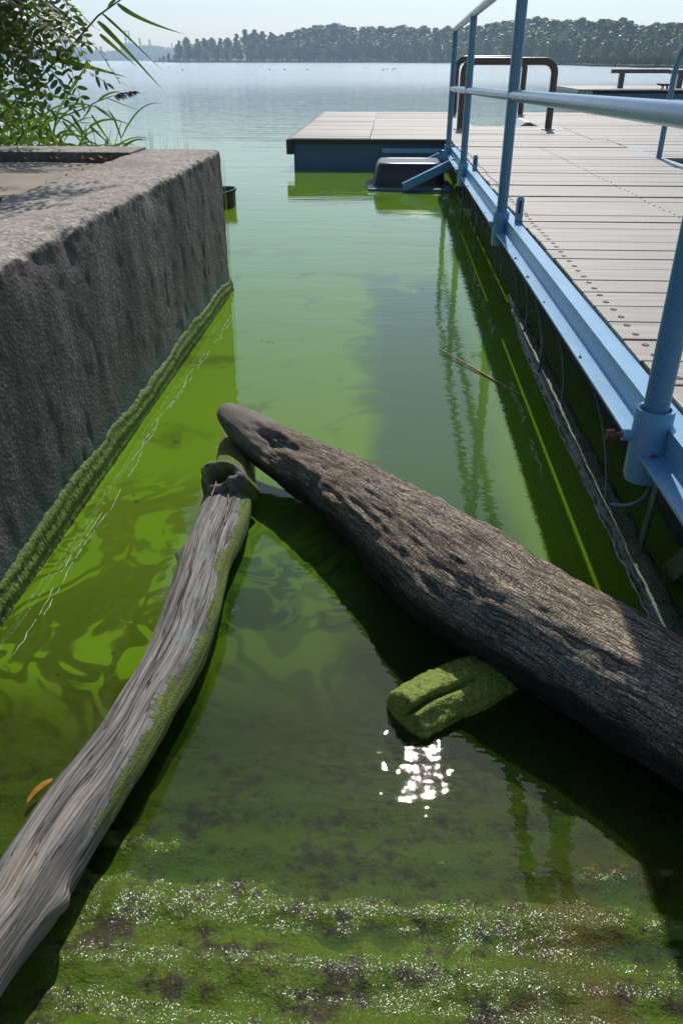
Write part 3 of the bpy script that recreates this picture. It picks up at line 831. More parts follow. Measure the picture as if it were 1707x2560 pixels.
def far_dock():
    root = empty('outer_dock', (8, 25.5, 0))
    tag(root, 'distant dark floating dock with timber bumper rail on open water', 'dock')
    L = lambda x, y, z: (x - 8, y - 25.5, z)
    def bx(n, a, b, c, d, e, f, m, bv=0.01): return MB().box(a - 8, b - 8, c - 25.5, d - 25.5, e, f).build(n, m, root, bevel=bv)
    bx('hull', 5.42, 12.5, 24.1, 27.5, -0.15, 0.34, M['blue_dark'])
    bx('end_panel', 4.98, 5.40, 24.05, 27.5, -0.1, 0.40, M['pale_conc'])
    for i in range(16): bx('plank', 5.0, 12.5, 24.0 + i * 0.22, 24.0 + i * 0.22 + 0.21, 0.402, 0.44, M['plank'], 0.004)
    for x in (6.35, 7.95, 9.35): bx('bumper_post', x - 0.07, x + 0.07, 25.0, 25.12, 0.44, 0.80, M['brown_pipe'], 0.005)
    bx('bumper_beam', 6.05, 7.6, 24.98, 25.14, 0.802, 0.90, M['brown_pipe'])
    bx('bumper_beam', 7.62, 10.4, 24.97, 25.13, 0.79, 0.885, M['brown_pipe'])
    c = empty('mooring_cleat', (7.35, 24.3, 0.44)); tag(c, 'small dark horned mooring cleat on the distant dock edge', 'cleat')
    b = MB(); b.tube([(-0.22, 0, 0.12), (-0.1, 0, 0.10), (0.1, 0, 0.10), (0.22, 0, 0.12)], [0.018, 0.03, 0.03, 0.018], 10); b.build('horn', M['rubber'], c, True)
    for s in (-0.07, 0.07):
        b = MB(); b.tube([(s, 0, 0.0), (s * 0.7, 0, 0.09)], 0.025, 10); b.build('foot', M['rubber'], c, True)
far_dock()

def rounded_tub(name, loc, lx, ly, h, mat, label, cat):
    root = empty(name, loc); tag(root, label, cat)
    def ring(ax, ay, z, n=56, e=0.32):
        out = []
        for k in range(n):
            t = 2 * math.pi * k / n; c, s = math.cos(t), math.sin(t)
            out.append((ax * math.copysign(abs(c) ** e, c), ay * math.copysign(abs(s) ** e, s), z))
        return out
    prof = [(1.12, 1.14, -0.03), (1.14, 1.16, 0.012), (1.12, 1.14, 0.022), (1.01, 1.01, 0.024), (0.97, 0.97, 0.05), (0.93, 0.92, h * 0.5), (0.87, 0.86, h * 0.86), (0.83, 0.82, h * 0.96), (0.78, 0.77, h), (0.70, 0.68, h * 1.0), (0.68, 0.66, h * 0.985), (0.3, 0.3, h * 0.99), (0.02, 0.02, h * 0.99)]
    P = np.array([ring(lx / 2 * a, ly / 2 * b, z) for a, b, z in prof])
    grid_mesh('shell', P, mat, root, wrap=True)
    return root
tub = rounded_tub('float_tub', (0.19, 8.62, 0.0), 0.76, 0.66, 0.24, M['black_plastic'], 'black moulded plastic float tub upturned beside the gangway end', 'float')
b = MB(); b.tube([(-0.40, -0.40, 0.005), (0.42, -0.44, 0.01)], 0.02, 10); b.build('float_bar', M['blue_dark'], tub, True)

def bucket():
    root = empty('bucket', (-1.475, 7.25, -0.05), (R(4), R(-6), 0)); tag(root, 'black plastic bucket half sunk behind the concrete wall corner', 'bucket')
    b = MB(); b.lathe([(0.118, 0.0), (0.138, 0.16), (0.15, 0.165), (0.15, 0.182), (0.136, 0.184), (0.130, 0.16), (0.112, 0.03), (0.001, 0.03)], 0, 0, 40); b.build('shell', M['black_plastic'], root, True)
bucket()

# ------------------------------------------------------------------ logs
def log(name, path, mat, seg=140, per=0.006, disp=None, cap_l=0.03):
    """path: (x, y, z, r) points; returns the mesh object with uv in metres"""
    P = np.array(path, float)
    d = np.r_[0, np.cumsum(np.linalg.norm(np.diff(P[:, :3], axis=0), axis=1))]
    n = int(d[-1] / per)
    s = np.linspace(0, d[-1], n)
    # smooth interpolation
    def interp(col):
        m = np.gradient(P[:, col], d)
        i = np.clip(np.searchsorted(d, s) - 1, 0, len(d) - 2)
        h = d[i + 1] - d[i]; t = (s - d[i]) / h
        return ((2 * t**3 - 3 * t**2 + 1) * P[i, col] + (t**3 - 2 * t**2 + t) * h * m[i] + (-2 * t**3 + 3 * t**2) * P[i + 1, col] + (t**3 - t**2) * h * m[i + 1])
    C = np.stack([interp(0), interp(1), interp(2)], -1); r = interp(3)
    T = np.gradient(C, axis=0); T /= np.linalg.norm(T, axis=1, keepdims=True)
    side = np.cross(T, [0, 0, 1.0]); side /= np.linalg.norm(side, axis=1, keepdims=True)
    up = np.cross(side, T)
    th = np.linspace(0, 2 * math.pi, seg + 1)[:-1] - math.pi / 2      # seam underneath
    Th, S = np.meshgrid(th, s)
    rr = np.repeat(r[:, None], seg, 1)
    dsp = disp(S, Th, rr) if disp else 0
    # rounded ends
    e0 = np.clip(s / cap_l, 0, 1); e1 = np.clip((s[-1] - s) / cap_l, 0, 1)
    cap = (np.sqrt(1 - (1 - e0) ** 2) * np.sqrt(1 - (1 - e1) ** 2))[:, None]
    rad = (rr + dsp) * np.maximum(cap, 0.02)
    G_ = C[:, None, :] + side[:, None, :] * (np.cos(Th) * rad)[..., None] + up[:, None, :] * (np.sin(Th) * rad)[..., None]
    uv = np.stack([S, (Th + math.pi / 2) * float(np.mean(r))], -1)
    return grid_mesh(name, G_, mat, uv=uv, wrap=True, flip=False)

# big bark-covered log, tip up on the other log, butt beyond the gangway edge
pB = [(-0.512, 2.275, 0.152, 0.029), (-0.478, 2.232, 0.148, 0.042), (-0.428, 2.17, 0.142, 0.055), (-0.365, 2.10, 0.132, 0.066), (-0.295, 2.035, 0.120, 0.076), (-0.092, 1.835, 0.105, 0.099), (0.075, 1.594, 0.112, 0.120), (0.187, 1.422, 0.118, 0.131), (0.308, 1.291, 0.113, 0.128), (0.405, 1.197, 0.110, 0.123), (0.54, 1.062, 0.108, 0.122), (0.70, 0.905, 0.110, 0.125), (0.95, 0.66, 0.12, 0.135)]
def dB(S, T, r):
    c, s = np.cos(T) * r, np.sin(T) * r
    rough = np.clip((S - 0.22) / 0.2, 0.15, 1)
    ridg = np.abs(vn(S * 5, c * 55, s * 55, 3)) + 0.6 * np.abs(vn(S * 14, c * 110, s * 110, 8))
    chunk = vn(S * 34, c * 60, s * 60, 14)
    lump = fbm(S * 4, c * 9, s * 9, 3, 5)
    # rotten hollow behind the smooth tip
    rot = np.exp(-((S - 0.30) / 0.07) ** 2 - ((T - 0.95) / 0.45) ** 2) * 0.028 + np.exp(-((S - 0.42) / 0.10) ** 2 - ((T - 1.15) / 0.25) ** 2) * 0.016
    flake = np.clip(vn(S * 9, c * 30, s * 30, 40) - 0.35, 0, 1) * 0.016 * rough
    return -0.0055 * ridg * rough + 0.0035 * chunk * rough + 0.007 * lump + flake - rot * (1 + 0.5 * chunk)
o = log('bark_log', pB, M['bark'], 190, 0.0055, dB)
tag(o, 'thick tapering log with cracked brown bark lying across the slip', 'log')

pA = [(-0.497, 2.42, 0.015, 0.050), (-0.482, 2.32, 0.025, 0.058), (-0.457, 2.143, 0.035, 0.064), (-0.435, 1.954, 0.043, 0.071), (-0.419, 1.742, 0.050, 0.074), (-0.427, 1.547, 0.055, 0.068), (-0.414, 1.35, 0.060, 0.067), (-0.415, 1.204, 0.060, 0.063), (-0.430, 1.077, 0.060, 0.060), (-0.443, 0.966, 0.062, 0.059), (-0.460, 0.868, 0.065, 0.059), (-0.477, 0.779, 0.068, 0.062), (-0.486, 0.692, 0.082, 0.062), (-0.488, 0.613, 0.100, 0.058), (-0.490, 0.536, 0.130, 0.053), (-0.493, 0.44, 0.165, 0.050), (-0.497, 0.319, 0.21, 0.046)]
def dA(S, T, r):
    c, s = np.cos(T) * r, np.sin(T) * r
    tw = T + S * 0.5
    c2, s2 = np.cos(tw) * r, np.sin(tw) * r
    fur = vn(S * 2.2, c2 * 42, s2 * 42, 3) + 0.6 * vn(S * 5, c2 * 95, s2 * 95, 9)
    lump = fbm(S * 5, c * 12, s * 12, 3, 25)
    k = np.exp(-((S - 1.795) / 0.022) ** 2 - ((T - 3.15) / 0.32) ** 2) * 0.016     # side knot near the shore end
    k2 = np.exp(-((S - 0.87) / 0.02) ** 2 - ((T - 0.3) / 0.22) ** 2) * 0.012
    return 0.0028 * fur + 0.006 * lump + k + k2
pA = [(a, b_, c_, d_ * 0.92) for a, b_, c_, d_ in pA]
o = log('driftwood_log', pA, M['drift'], 170, 0.0065, dA)
tag(o, 'slender silver-grey driftwood log with mossy flank and broken knot', 'log')
# broken branch collar standing up from its top
def collar():
    n, m = 60, 22
    a = np.linspace(0, 2 * math.pi, n + 1)[:-1]
    prof = [(0.045, -0.035), (0.040, -0.01), (0.036, 0.01), (0.034, 0.026), (0.031, 0.034), (0.026, 0.036), (0.021, 0.030), (0.018, 0.010), (0.012, -0.01), (0.002, -0.015)]
    P = np.zeros((len(prof), n, 3))
    for i, (r, z) in enumerate(prof):
        nn = 0.12 * vn(np.cos(a) * 2, np.sin(a) * 2, i * 0.3, 5) + 0.06 * vn(np.cos(a) * 7, np.sin(a) * 7, i * 0.5, 7)
        P[i, :, 0] = r * (1 + nn) * np.cos(a) * 1.25; P[i, :, 1] = r * (1 + nn) * np.sin(a); P[i, :, 2] = z * (1 + 0.35 * vn(np.cos(a) * 1.6, np.sin(a) * 1.6, 3, 6))
    k = grid_mesh('broken_knot', P, M['drift'], o, uv=np.stack([np.repeat(np.linspace(0, .1, len(prof))[:, None], n, 1), np.repeat(a[None, :] * 0.03, len(prof), 0)], -1), wrap=True)
    k.location = (-0.430, 1.872, 0.100); k.rotation_euler = (R(30), R(-8), 0); k.scale = (1.35, 1.4, 1.8)
    for px, py, pz, qx, qy, qz in ((-0.458, 1.875, 0.118, -0.448, 1.77, 0.121), (-0.41, 1.80, 0.118, -0.388, 1.64, 0.118)):
        mid = ((px + qx) / 2 + 0.008, (py + qy) / 2, max(pz, qz) + 0.008)
        MB().tube([(px, py, pz), mid, (qx, qy, qz)], 0.0016, 6).build('dry_stalk', M['dry_reed'], o, True)
collar()

pC = [(0.050, 1.100, 0.012, 0.060), (0.085, 1.128, 0.012, 0.064), (0.14, 1.165, 0.008, 0.066), (0.20, 1.208, 0.002, 0.068), (0.25, 1.25, -0.008, 0.070), (0.32, 1.31, -0.05, 0.072), (0.40, 1.38, -0.12, 0.072)]
def dC(S, T, r):
    c, s = np.cos(T) * r, np.sin(T) * r
    crack = np.exp(-((T - 1.35 - 0.35 * vn(S * 8, 0, 0, 3) + 1.5 * np.clip(0.06 - S, 0, 1)) / 0.10) ** 2) * 0.030 * np.clip(1.35 - S * 6, 0, 1)
    return 0.005 * fbm(S * 9, c * 22, s * 22, 3, 44) + 0.004 * np.abs(vn(S * 6, c * 70, s * 70, 4)) + 0.0022 * vn(S * 90, c * 120, s * 120, 2) - crack
pC = [(a, b_, c_ - 0.004, d_ * 0.9) for a, b_, c_, d_ in pC]
o = log('mossy_stump_log', pC, M['moss'], 150, 0.002, dC, 0.016)
tag(o, 'short split log end coated in bright green moss', 'log')

# ------------------------------------------------------------------ floating bits
def ribbon(mb, pts, widths, normal_hint=(0, -1, 0.3), fold=0.25):
    """leaf blade with a shallow centre fold"""
    pts = [Vector(p) for p in pts]; b0 = len(mb.v); n = len(pts)
    for i, p in enumerate(pts):
        t = (pts[min(i + 1, n - 1)] - pts[max(i - 1, 0)]).normalized()
        sd = t.cross(Vector(normal_hint))
        sd = sd.normalized() if sd.length > 1e-5 else Vector((1, 0, 0))
        nm = sd.cross(t)
        w = widths[i] / 2
        mb.v += [tuple(p + sd * w + nm * w * fold), tuple(p), tuple(p - sd * w + nm * w * fold)]
    for i in range(n - 1):
        a = b0 + i * 3
        mb.f += [(a, a + 1, a + 4, a + 3), (a + 1, a + 2, a + 5, a + 4)]
    return mb
def curve3(p0, p1, p2, n=10):
    p0, p1, p2 = Vector(p0), Vector(p1), Vector(p2)
    c = p1 * 2 - (p0 + p2) / 2
    return [p0 * (1 - t) ** 2 + c * 2 * t * (1 - t) + p2 * t * t for t in np.linspace(0, 1, n)]

p = [at_z(1098, 872, 0.012), at_z(1200, 930, 0.006), at_z(1265, 968, 0.003), at_z(1335, 1003, -0.004)]
mb = MB(); mb.tube(p, [0.0028, 0.0042, 0.0035, 0.0015], 7)
tag(mb.build('floating_reed_stalk', M['dry_reed'], None, True), 'dry brown reed stalk afloat on the water beside the gangway', 'reed stalk')
p = curve3(at_z(132, 1948, 0.012), at_z(92, 1975, 0.006), at_z(66, 2012, -0.002), 8)
mb = ribbon(MB(), p, [0.006, 0.010, 0.012, 0.012, 0.011, 0.009, 0.006, 0.001], (0, 0, 1), 0.1)
tag(mb.build('dead_reed_leaf', M['orange_reed'], None, True), 'orange dead reed leaf on the water beside the driftwood log', 'leaf')
# thread of dried scum drifting along the wall
mb = MB()
for off, sd in ((0.0, 1), (0.012, 5)):
    pts = []
    for i, y in enumerate(np.linspace(1.25, 3.9, 170)):
        jx = 0.009 * float(fbm(np.array(y * 6.0), 0, 0, 3, sd)) + random.gauss(0, 0.0012)
        pts.append((-0.79 + off + jx + 0.012 * math.sin(y * 2), y, 0.0016))
    i = 0
    while i < len(pts) - 4:
        l = random.randint(3, 9)
        seg = pts[i:i + l]
        if len(seg) > 1 and random.random() < 0.72: mb.tube(seg, [random.uniform(0.0004, 0.0013) for _ in seg], 5)
        i += l
tag(mb.build('scum_line', M['foam'], None, True), 'thin broken thread of pale scum drifting along the concrete wall', 'scum', None, 'stuff')
# bubbles
bm_ = bmesh.new(); bmesh.ops.create_uvsphere(bm_, u_segments=14, v_segments=9, radius=1.0)
bub = bpy.data.meshes.new('bubble'); bm_.to_mesh(bub); bm_.free()
bub.polygons.foreach_set('use_smooth', [True] * len(bub.polygons))
g = G('bubble_film'); bub.materials.append(g.done(g.n('MixShader', i0=g.n('Fresnel', IOR=1.4).outputs[0], i1=g.n('BsdfTransparent', Color=(0.9, 0.95, 0.85)).outputs[0], i2=g.n('BsdfGlossy', Roughness=0.02).outputs[0]).outputs[0]))
for u, v, r in ((443, 1105, 0.007), (336, 1238, 0.005), (343, 1255, 0.006), (283, 1633, 0.0045), (147, 1686, 0.0035), (209, 1327, 0.003), (432, 1262, 0.003), (525, 940, 0.004), (670, 855, 0.006), (684, 856, 0.005), (655, 853, 0.005), (470, 965, 0.003)):
    o = bpy.data.objects.new('bubble', bub); COL.objects.link(o); o.location = at_z(u, v, 0.0); o.scale = (r, r, r * 0.8)
    tag(o, 'tiny clear bubble resting on the green water', 'bubble', 'bubbles on the green water')

# ------------------------------------------------------------------ reeds behind the wall
BW = lambda n, w: [w * (0.45 + 0.55 * min(1, t * 5)) * max(0.02, (1 - t) ** 0.75) for t in np.linspace(0, 1, n)]
def blade(root, pts, w, name='leaf_blade', hint=(0.1, -1, 0.35)):
    L = root.location
    pts = [Vector(p) - L for p in pts]
    return ribbon(MB(), pts, BW(len(pts), w), hint).build(name, M['reed'], root, True)
K1 = 600 / 1568
def px_blade(root, a, m, c, Y0, w, dy=(0, 0.05, 0.1)):
    P = [at_y(a[0] * K1, a[1] * K1, Y0 + dy[0]), at_y(m[0] * K1, m[1] * K1, Y0 + dy[1]), at_y(c[0] * K1, c[1] * K1, Y0 + dy[2])]
    return blade(root, curve3(*P, n=12), w, hint=(random.uniform(-0.5, 0.5), -1, random.uniform(0.0, 0.8)))

# the leaning reed with the plume
Y0 = 4.85
base = Vector((-2.62, Y0 + 0.1, 0.0))
reed = empty('plumed_reed', base); tag(reed, 'leaning reed with purple-brown plume above the wall', 'reed')
sp = [base, at_y(118, 372, Y0), at_y(310 * K1, 800 * K1, Y0), at_y(560 * K1, 705 * K1, Y0), at_y(640 * K1, 662 * K1, Y0), at_y(740 * K1, 625 * K1, Y0)]
MB().tube([q - base for q in sp], [0.006, 0.0045, 0.004, 0.0035, 0.003, 0.002], 8).build('culm', M['reed_stem'], reed, True)
for a, m, c, w in (((640, 662), (720, 610), (800, 605), 0.018), ((600, 680), (570, 740), (520, 800), 0.016), ((620, 690), (700, 750), (775, 800), 0.018), ((600, 750), (680, 870), (750, 965), 0.017), ((590, 820), (660, 890), (750, 968), 0.015), ((470, 750), (540, 860), (620, 970), 0.022), ((410, 790), (500, 890), (580, 975), 0.020), ((700, 640), (800, 680), (930, 728), 0.007), ((520, 800), (570, 804), (630, 802), 0.008)):
    px_blade(reed, a, m, c, Y0, w, (0, -0.05, random.uniform(-0.1, 0.05)))
tip = sp[-1]; mb = MB()
ax = at_y(895 * K1, 597 * K1, Y0) - tip
for k in range(60):
    t = random.random(); s = tip + ax * t * 0.9 + Vector((0, random.uniform(-0.01, 0.01), 0))
    e = s + ax * random.uniform(0.12, 0.32) + Vector((0, random.uniform(-0.02, 0.02), random.uniform(-0.045, 0.006) * (1 - t * 0.6)))
    mb.tube([s - base, (s + e) / 2 - base + Vector((0, 0, 0.004)), e - base], [0.0006, 0.0028, 0.0008], 5)
mb.build('plume', M['plume'], reed)
# tall reed whose long blades cross the sky
Y1 = 4.2
base = Vector((-2.35, 4.75, 0.0))
reed = empty('tall_reed', base); tag(reed, 'tall reed with long arching blades against lake and sky', 'reed')
sp = [base, Vector((-2.2, 4.6, 0.8)), at_y(480 * K1, 290 * K1, Y1 + 0.1), at_y(640 * K1, 105 * K1, Y1), at_y(800 * K1, -10 * K1, Y1), at_y(980 * K1, -80 * K1, Y1)]
MB().tube([q - base for q in sp], [0.006, 0.0055, 0.0045, 0.004, 0.0032, 0.002], 8).build('culm', M['reed_stem'], reed, True)
for a, m, c, w in (((770, 25), (930, 125), (1200, 222), 0.026), ((672, 90), (840, 245), (1062, 462), 0.016), ((640, 140), (800, 300), (1062, 585), 0.030), ((655, 225), (760, 315), (900, 440), 0.022), ((300, 372), (560, 432), (835, 506), 0.032), ((705, 45), (740, 15), (790, -40), 0.034)):
    px_blade(reed, a, m, c, Y1, w, (0, -0.06, -0.02))
base = Vector((-2.75, 4.7, 0.0))
reed = empty('broad_reed', base); tag(reed, 'reed with broad yellow-edged blade pointing out over the lake', 'reed')
MB().tube([(0, 0, 0), at_y(60, 330, 4.6) - base, at_y(30, 200, 4.5) - base], [0.006, 0.005, 0.003], 8).build('culm', M['reed_stem'], reed, True)
for a, m, c, w in (((60, 590), (300, 622), (520, 655), 0.028), ((545, 465), (430, 640), (345, 780), 0.018), ((190, 560), (170, 720), (130, 870), 0.022), ((0, 660), (80, 700), (150, 745), 0.03), ((345, 512), (290, 560), (230, 590), 0.010), ((215, 655), (280, 670), (350, 688), 0.011), ((210, 700), (225, 790), (228, 870), 0.015)):
    px_blade(reed, a, m, c, 4.45, w, (0, -0.05, 0.02))
# the thicket around them
rr = random.Random(3)
for k in range(38):
    yb = rr.uniform(4.6, 6.2)
    ul = -60 + 330 * (k / 38) ** 1.35 + rr.uniform(-14, 14)
    q = at_y(ul, 385, yb)
    base = Vector((q.x, yb, 0.0))
    hpx = rr.uniform(215, 345) if ul < 120 else rr.uniform(300, 350)
    topz = at_y(ul, hpx, yb).z
    reed = empty('reed', base); tag(reed, 'green reed growing in the thicket behind the concrete wall', 'reed', 'reeds behind the wall')
    lean = Vector((rr.uniform(-0.12, 0.25), rr.uniform(-0.15, 0.1), 0))
    def at(t): return lean * t * t + Vector((0, 0, topz * t))
    MB().tube([at(t) for t in np.linspace(0, 1, 7)], [0.0045 - 0.003 * t for t in np.linspace(0, 1, 7)], 7).build('culm', M['reed_stem'], reed, True)
    for j in range(rr.randint(6, 9)):
        t = 0.55 + 0.45 * rr.random(); a = rr.uniform(0, 6.28); L = rr.uniform(0.18, 0.42)
        s = at(t); dr = Vector((math.cos(a), math.sin(a) * 0.5, 0))
        up = rr.uniform(0.1, 0.9)
        m_ = s + dr * L * 0.5 + Vector((0, 0, L * up * 0.5)); e = s + dr * L + Vector((0, 0, L * (up - 0.35)))
        pts = curve3(s, m_, e, 8)
        ribbon(MB(), pts, BW(8, rr.uniform(0.012, 0.024)), (0.2, -1, 0.4)).build('leaf_blade', M['reed'], reed, True)
# small tufts peeping over the rear edge
for u, v0, n in ((375, 300, 5), (412, 332, 4), (441, 325, 2), (466, 318, 3), (542, 352, 2), (556, 352, 2)):
    yb = 4.62
    q = at_y(u, 372, yb); base = Vector((q.x, yb, 0.0))
    reed = empty('reed_tuft', base)
    tag(reed, 'small tuft of upright grass blades just behind the wall rim', 'grass tuft', 'grass tufts behind the wall rim')
    for j in range(n):
        e = at_y(u + (j - n / 2) * 6 + rr.uniform(-3, 3), v0 + rr.uniform(0, 26), yb) - base
        pts = curve3((0.01 * (j - n / 2), 0, 0), (e.x * 0.35, 0.0, e.z * 0.55), e, 8)
        ribbon(MB(), pts, BW(8, 0.007 if u < 500 else 0.0035), (0.2, -1, 0.4)).build('leaf_blade', M['reed'], reed, True)

# ------------------------------------------------------------------ locust tree reaching in from the left
def locust():
    base = Vector((-4.3, 5.2, 0.3))
    root = empty('locust_tree', base); tag(root, 'locust tree with feathery leaves overhanging the concrete wall', 'tree')
    def leaf_mesh(seed):
        r = random.Random(seed); mb = MB(); L = r.uniform(0.15, 0.20); n = r.randint(6, 8)
        droop = r.uniform(0.1, 0.35)
        def at(t): return Vector((L * t, 0, -droop * L * t * t))
        mb.tube([at(t) for t in (0, 0.5, 1)], 0.0009, 4, False)
        def lf(p, ang, l):
            w = l * 0.40; tilt = r.uniform(-0.35, 0.35)
            c, s = math.cos(ang), math.sin(ang)
            b = len(mb.v); out = []
            for t, ww in ((0.04, 0.02), (0.2, 0.75), (0.5, 1.0), (0.8, 0.78), (1.0, 0.15)):
                for sg in (1, -1):
                    x = l * t * c - sg * w / 2 * ww * s; y = l * t * s + sg * w / 2 * ww * c
                    mb.v.append((p.x + x, p.y + y, p.z + tilt * l * t - 0.15 * l * t * t + sg * 0.1 * w * ww))
            for i in range(4):
                mb.f.append((b + i * 2, b + i * 2 + 1, b + i * 2 + 3, b + i * 2 + 2))
        for i in range(n):
            t = 0.16 + 0.80 * i / (n - 1); l = 0.034 * (1 - 0.35 * abs(t - 0.5)) * r.uniform(0.85, 1.1)
            for sg in (1, -1): lf(at(t), sg * r.uniform(1.05, 1.3), l)
        lf(at(1), 0, 0.032)
        o = mb.build('leaf', M['locust'], None, True); me = o.data; bpy.data.objects.remove(o)
        return me
    leaves = [leaf_mesh(i) for i in range(5)]
    # trunk and limbs
    MB().tube([(0, 0, -0.5), (0.05, -0.05, 0.6), (0.2, -0.1, 1.4), (0.35, -0.2, 2.2)], [0.13, 0.11, 0.095, 0.07], 14).build('trunk', M['twig'], root, True)
    r = random.Random(11)
    fork = base + Vector((0.2, -0.1, 1.4))
    tips = []
    # in view: branch ends placed through the foliage mass (photo pixels, distance)
    for u, v, y in ((60, 60, 4.3), (170, 40, 4.1), (215, 70, 4.2), (120, 130, 4.0), (30, 170, 4.3), (90, 200, 4.1), (225, 120, 4.1), (20, 260, 4.5), (-40, 110, 4.4), (150, 5, 4.4), (-30, 300, 4.6), (60, 10, 4.0), (100, 90, 4.5)):
        tips.append((at_y(u, v, y), 20))
    for k in range(15):                     # above the frame: these throw the dappled shade on the wall
        tips.append((Vector((r.uniform(-1.75, -0.98), r.uniform(2.6, 3.8), r.uniform(1.65, 2.2))), 4))
    nleaf = 0
    extra = []
    def put(q, k):
        return Matrix.Translation(q) @ Matrix.Rotation(r.uniform(-1.7, 0.9), 4, 'Z') @ Matrix.Rotation(r.uniform(0.35, 1.25), 4, 'Y') @ Matrix.Rotation(r.uniform(-0.9, 0.9), 4, 'X') @ Matrix.Scale(k, 4)
    for i, (tp, cnt) in enumerate(tips):
        s = fork + Vector((r.uniform(-0.05, 0.15), r.uniform(-0.1, 0.1), r.uniform(-0.1, 0.7)))
        m_ = (s + tp) / 2 + Vector((0, r.uniform(-0.1, 0.1), r.uniform(0.05, 0.3)))
        pts = curve3(s, m_, tp, 9)
        br = MB().tube([q - base for q in pts], [0.020 - 0.017 * t for t in np.linspace(0, 1, 9)], 7).build('branch', M['twig'], root, True)
        for j in range(cnt + (7 if cnt > 10 else 34)):
            t = (0.50 if cnt > 10 else 0.86) + (0.50 if cnt > 10 else 0.14) * r.random() ** 0.8
            f = t * 8; k0 = min(7, int(f)); q = pts[k0].lerp(pts[k0 + 1], f - k0)
            sp_ = 1.0 if cnt > 10 else 2.4
            q = q - base + Vector((r.uniform(-0.09, 0.06), r.uniform(-0.10, 0.10), r.uniform(-0.07, 0.07))) * sp_
            mt = put(q, r.uniform(1.25, 1.75))
            if j < cnt and nleaf < 295:
                o = bpy.data.objects.new('leaf', leaves[r.randint(0, 4)]); COL.objects.link(o); o.parent = br
                o.matrix_local = mt; nleaf += 1
            else: extra.append((leaves[r.randint(0, 4)], mt))
    V = []; F = []
    for me, mt in extra:
        co = np.empty(len(me.vertices) * 3); me.vertices.foreach_get('co', co); co = co.reshape(-1, 3)
        A = np.array(mt); b0 = sum(len(v) for v in V)
        V.append(co @ A[:3, :3].T + A[:3, 3]); F += [tuple(b0 + k for k in p.vertices) for p in me.polygons]
    me = bpy.data.meshes.new('foliage'); me.from_pydata([tuple(v) for v in np.concatenate(V)], [], F)
    fo = link('foliage', me, M['locust'], root, True); fo['kind'] = 'stuff'
locust()

# ------------------------------------------------------------------ far shore
def tree_variants():
    out = []
    for vi, (asp, nb, nl) in enumerate(((0.42, 22, 2800), (0.36, 20, 2600), (0.55, 26, 3200), (0.48, 24, 3000), (0.62, 26, 3200))):
        r = np.random.default_rng(50 + vi)
        # unit-height tree: clumps up a trunk
        cl = []
        for i in range(nb):
            t = 0.14 + 0.84 * (i + r.random() * 0.6) / nb
            rad = asp * 0.5 * (math.sin(min(1, (1.03 - t) / 0.62) * math.pi / 2) ** 0.8)
            a = r.random() * 6.28; k = rad * r.uniform(0.15, 0.75)
            cl.append((k * math.cos(a), k * math.sin(a), t, max(0.05, rad * r.uniform(0.45, 0.7))))
        V = []; F = []
        for j in range(nl):
            cx, cy, cz, cr = cl[r.integers(len(cl))]
            d = r.normal(size=3); d /= np.linalg.norm(d); d *= cr * (0.55 + 0.5 * r.random())
            p = np.array([cx, cy, cz]) + d * np.array([1, 1, 0.85])
            n = d / np.linalg.norm(d) + r.normal(size=3) * 0.6; n /= np.linalg.norm(n)
            t1 = np.cross(n, r.normal(size=3)); t1 /= np.linalg.norm(t1); t2 = np.cross(n, t1)
            s = r.uniform(0.014, 0.032)
            b = len(V)
            V += [p - t1 * s, p + t2 * s * 0.7, p + t1 * s, p - t2 * s * 0.7]; F.append((b, b + 1, b + 2, b + 3))
        me = bpy.data.meshes.new('crown'); me.from_pydata([tuple(map(float, v)) for v in V], [], F)
        tb = MB(); tb.tube([(0, 0, -0.02), (0.01, 0, 0.3), (0, 0.01, 0.7), (0, 0, 0.92)], [0.022, 0.016, 0.010, 0.003], 7)
        for c in cl[:8]: tb.tube([(0, 0, max(0.05, c[2] - 0.12)), (c[0], c[1], c[2])], [0.006, 0.002], 5)
        to = tb.build('trunk', M['trunk'], None, True); tm = to.data; bpy.data.objects.remove(to)
        out.append((me, tm))
    return out
TV = tree_variants()
crown_cache = {}
def far_tree(u, dist, vtop, kind, rnd, name, label, group, wide=1.0, base_z=0.4):
    top = at_y(u, vtop, dist); x = top.x; h = top.z - base_z
    root = empty(name, (x, dist, base_z), (0, 0, rnd.uniform(0, 6.28))); tag(root, label, 'tree', group)
    vi = rnd.randint(0, 4)
    key = (vi, kind)
    if key not in crown_cache:
        me = TV[vi][0].copy(); me.materials.clear(); me.materials.append(M[kind]); crown_cache[key] = me
    for nm, me in (('crown', crown_cache[key]), ('trunk', TV[vi][1])):
        o = bpy.data.objects.new(nm, me); COL.objects.link(o); o.parent = root
        w = h * wide
        o.scale = (w, w, h)
def lerp_tab(tab, u):
    for (a, va), (b, vb) in zip(tab, tab[1:]):
        if u <= b: return va + (vb - va) * max(0, u - a) / (b - a)
    return tab[-1][1]
DIST = [(380, 500), (950, 470), (1150, 400), (1385, 330), (1720, 280), (1900, 260)]
SKYL = [(430, 100), (470, 88), (505, 92), (545, 95), (580, 82), (615, 70), (640, 74), (690, 80), (740, 72), (790, 58), (830, 52), (870, 60), (930, 62), (1000, 60), (1070, 64), (1130, 64), (1200, 56), (1290, 48), (1345, 38), (1400, 44), (1470, 44), (1555, 42), (1610, 60), (1670, 52), (1720, 50), (1900, 50)]
r = random.Random(21)
PL = ['outermost poplar at the open end of the wooded point', 'second poplar in from the open end of the wooded point', 'third poplar in from the open end of the wooded point']
u = 445
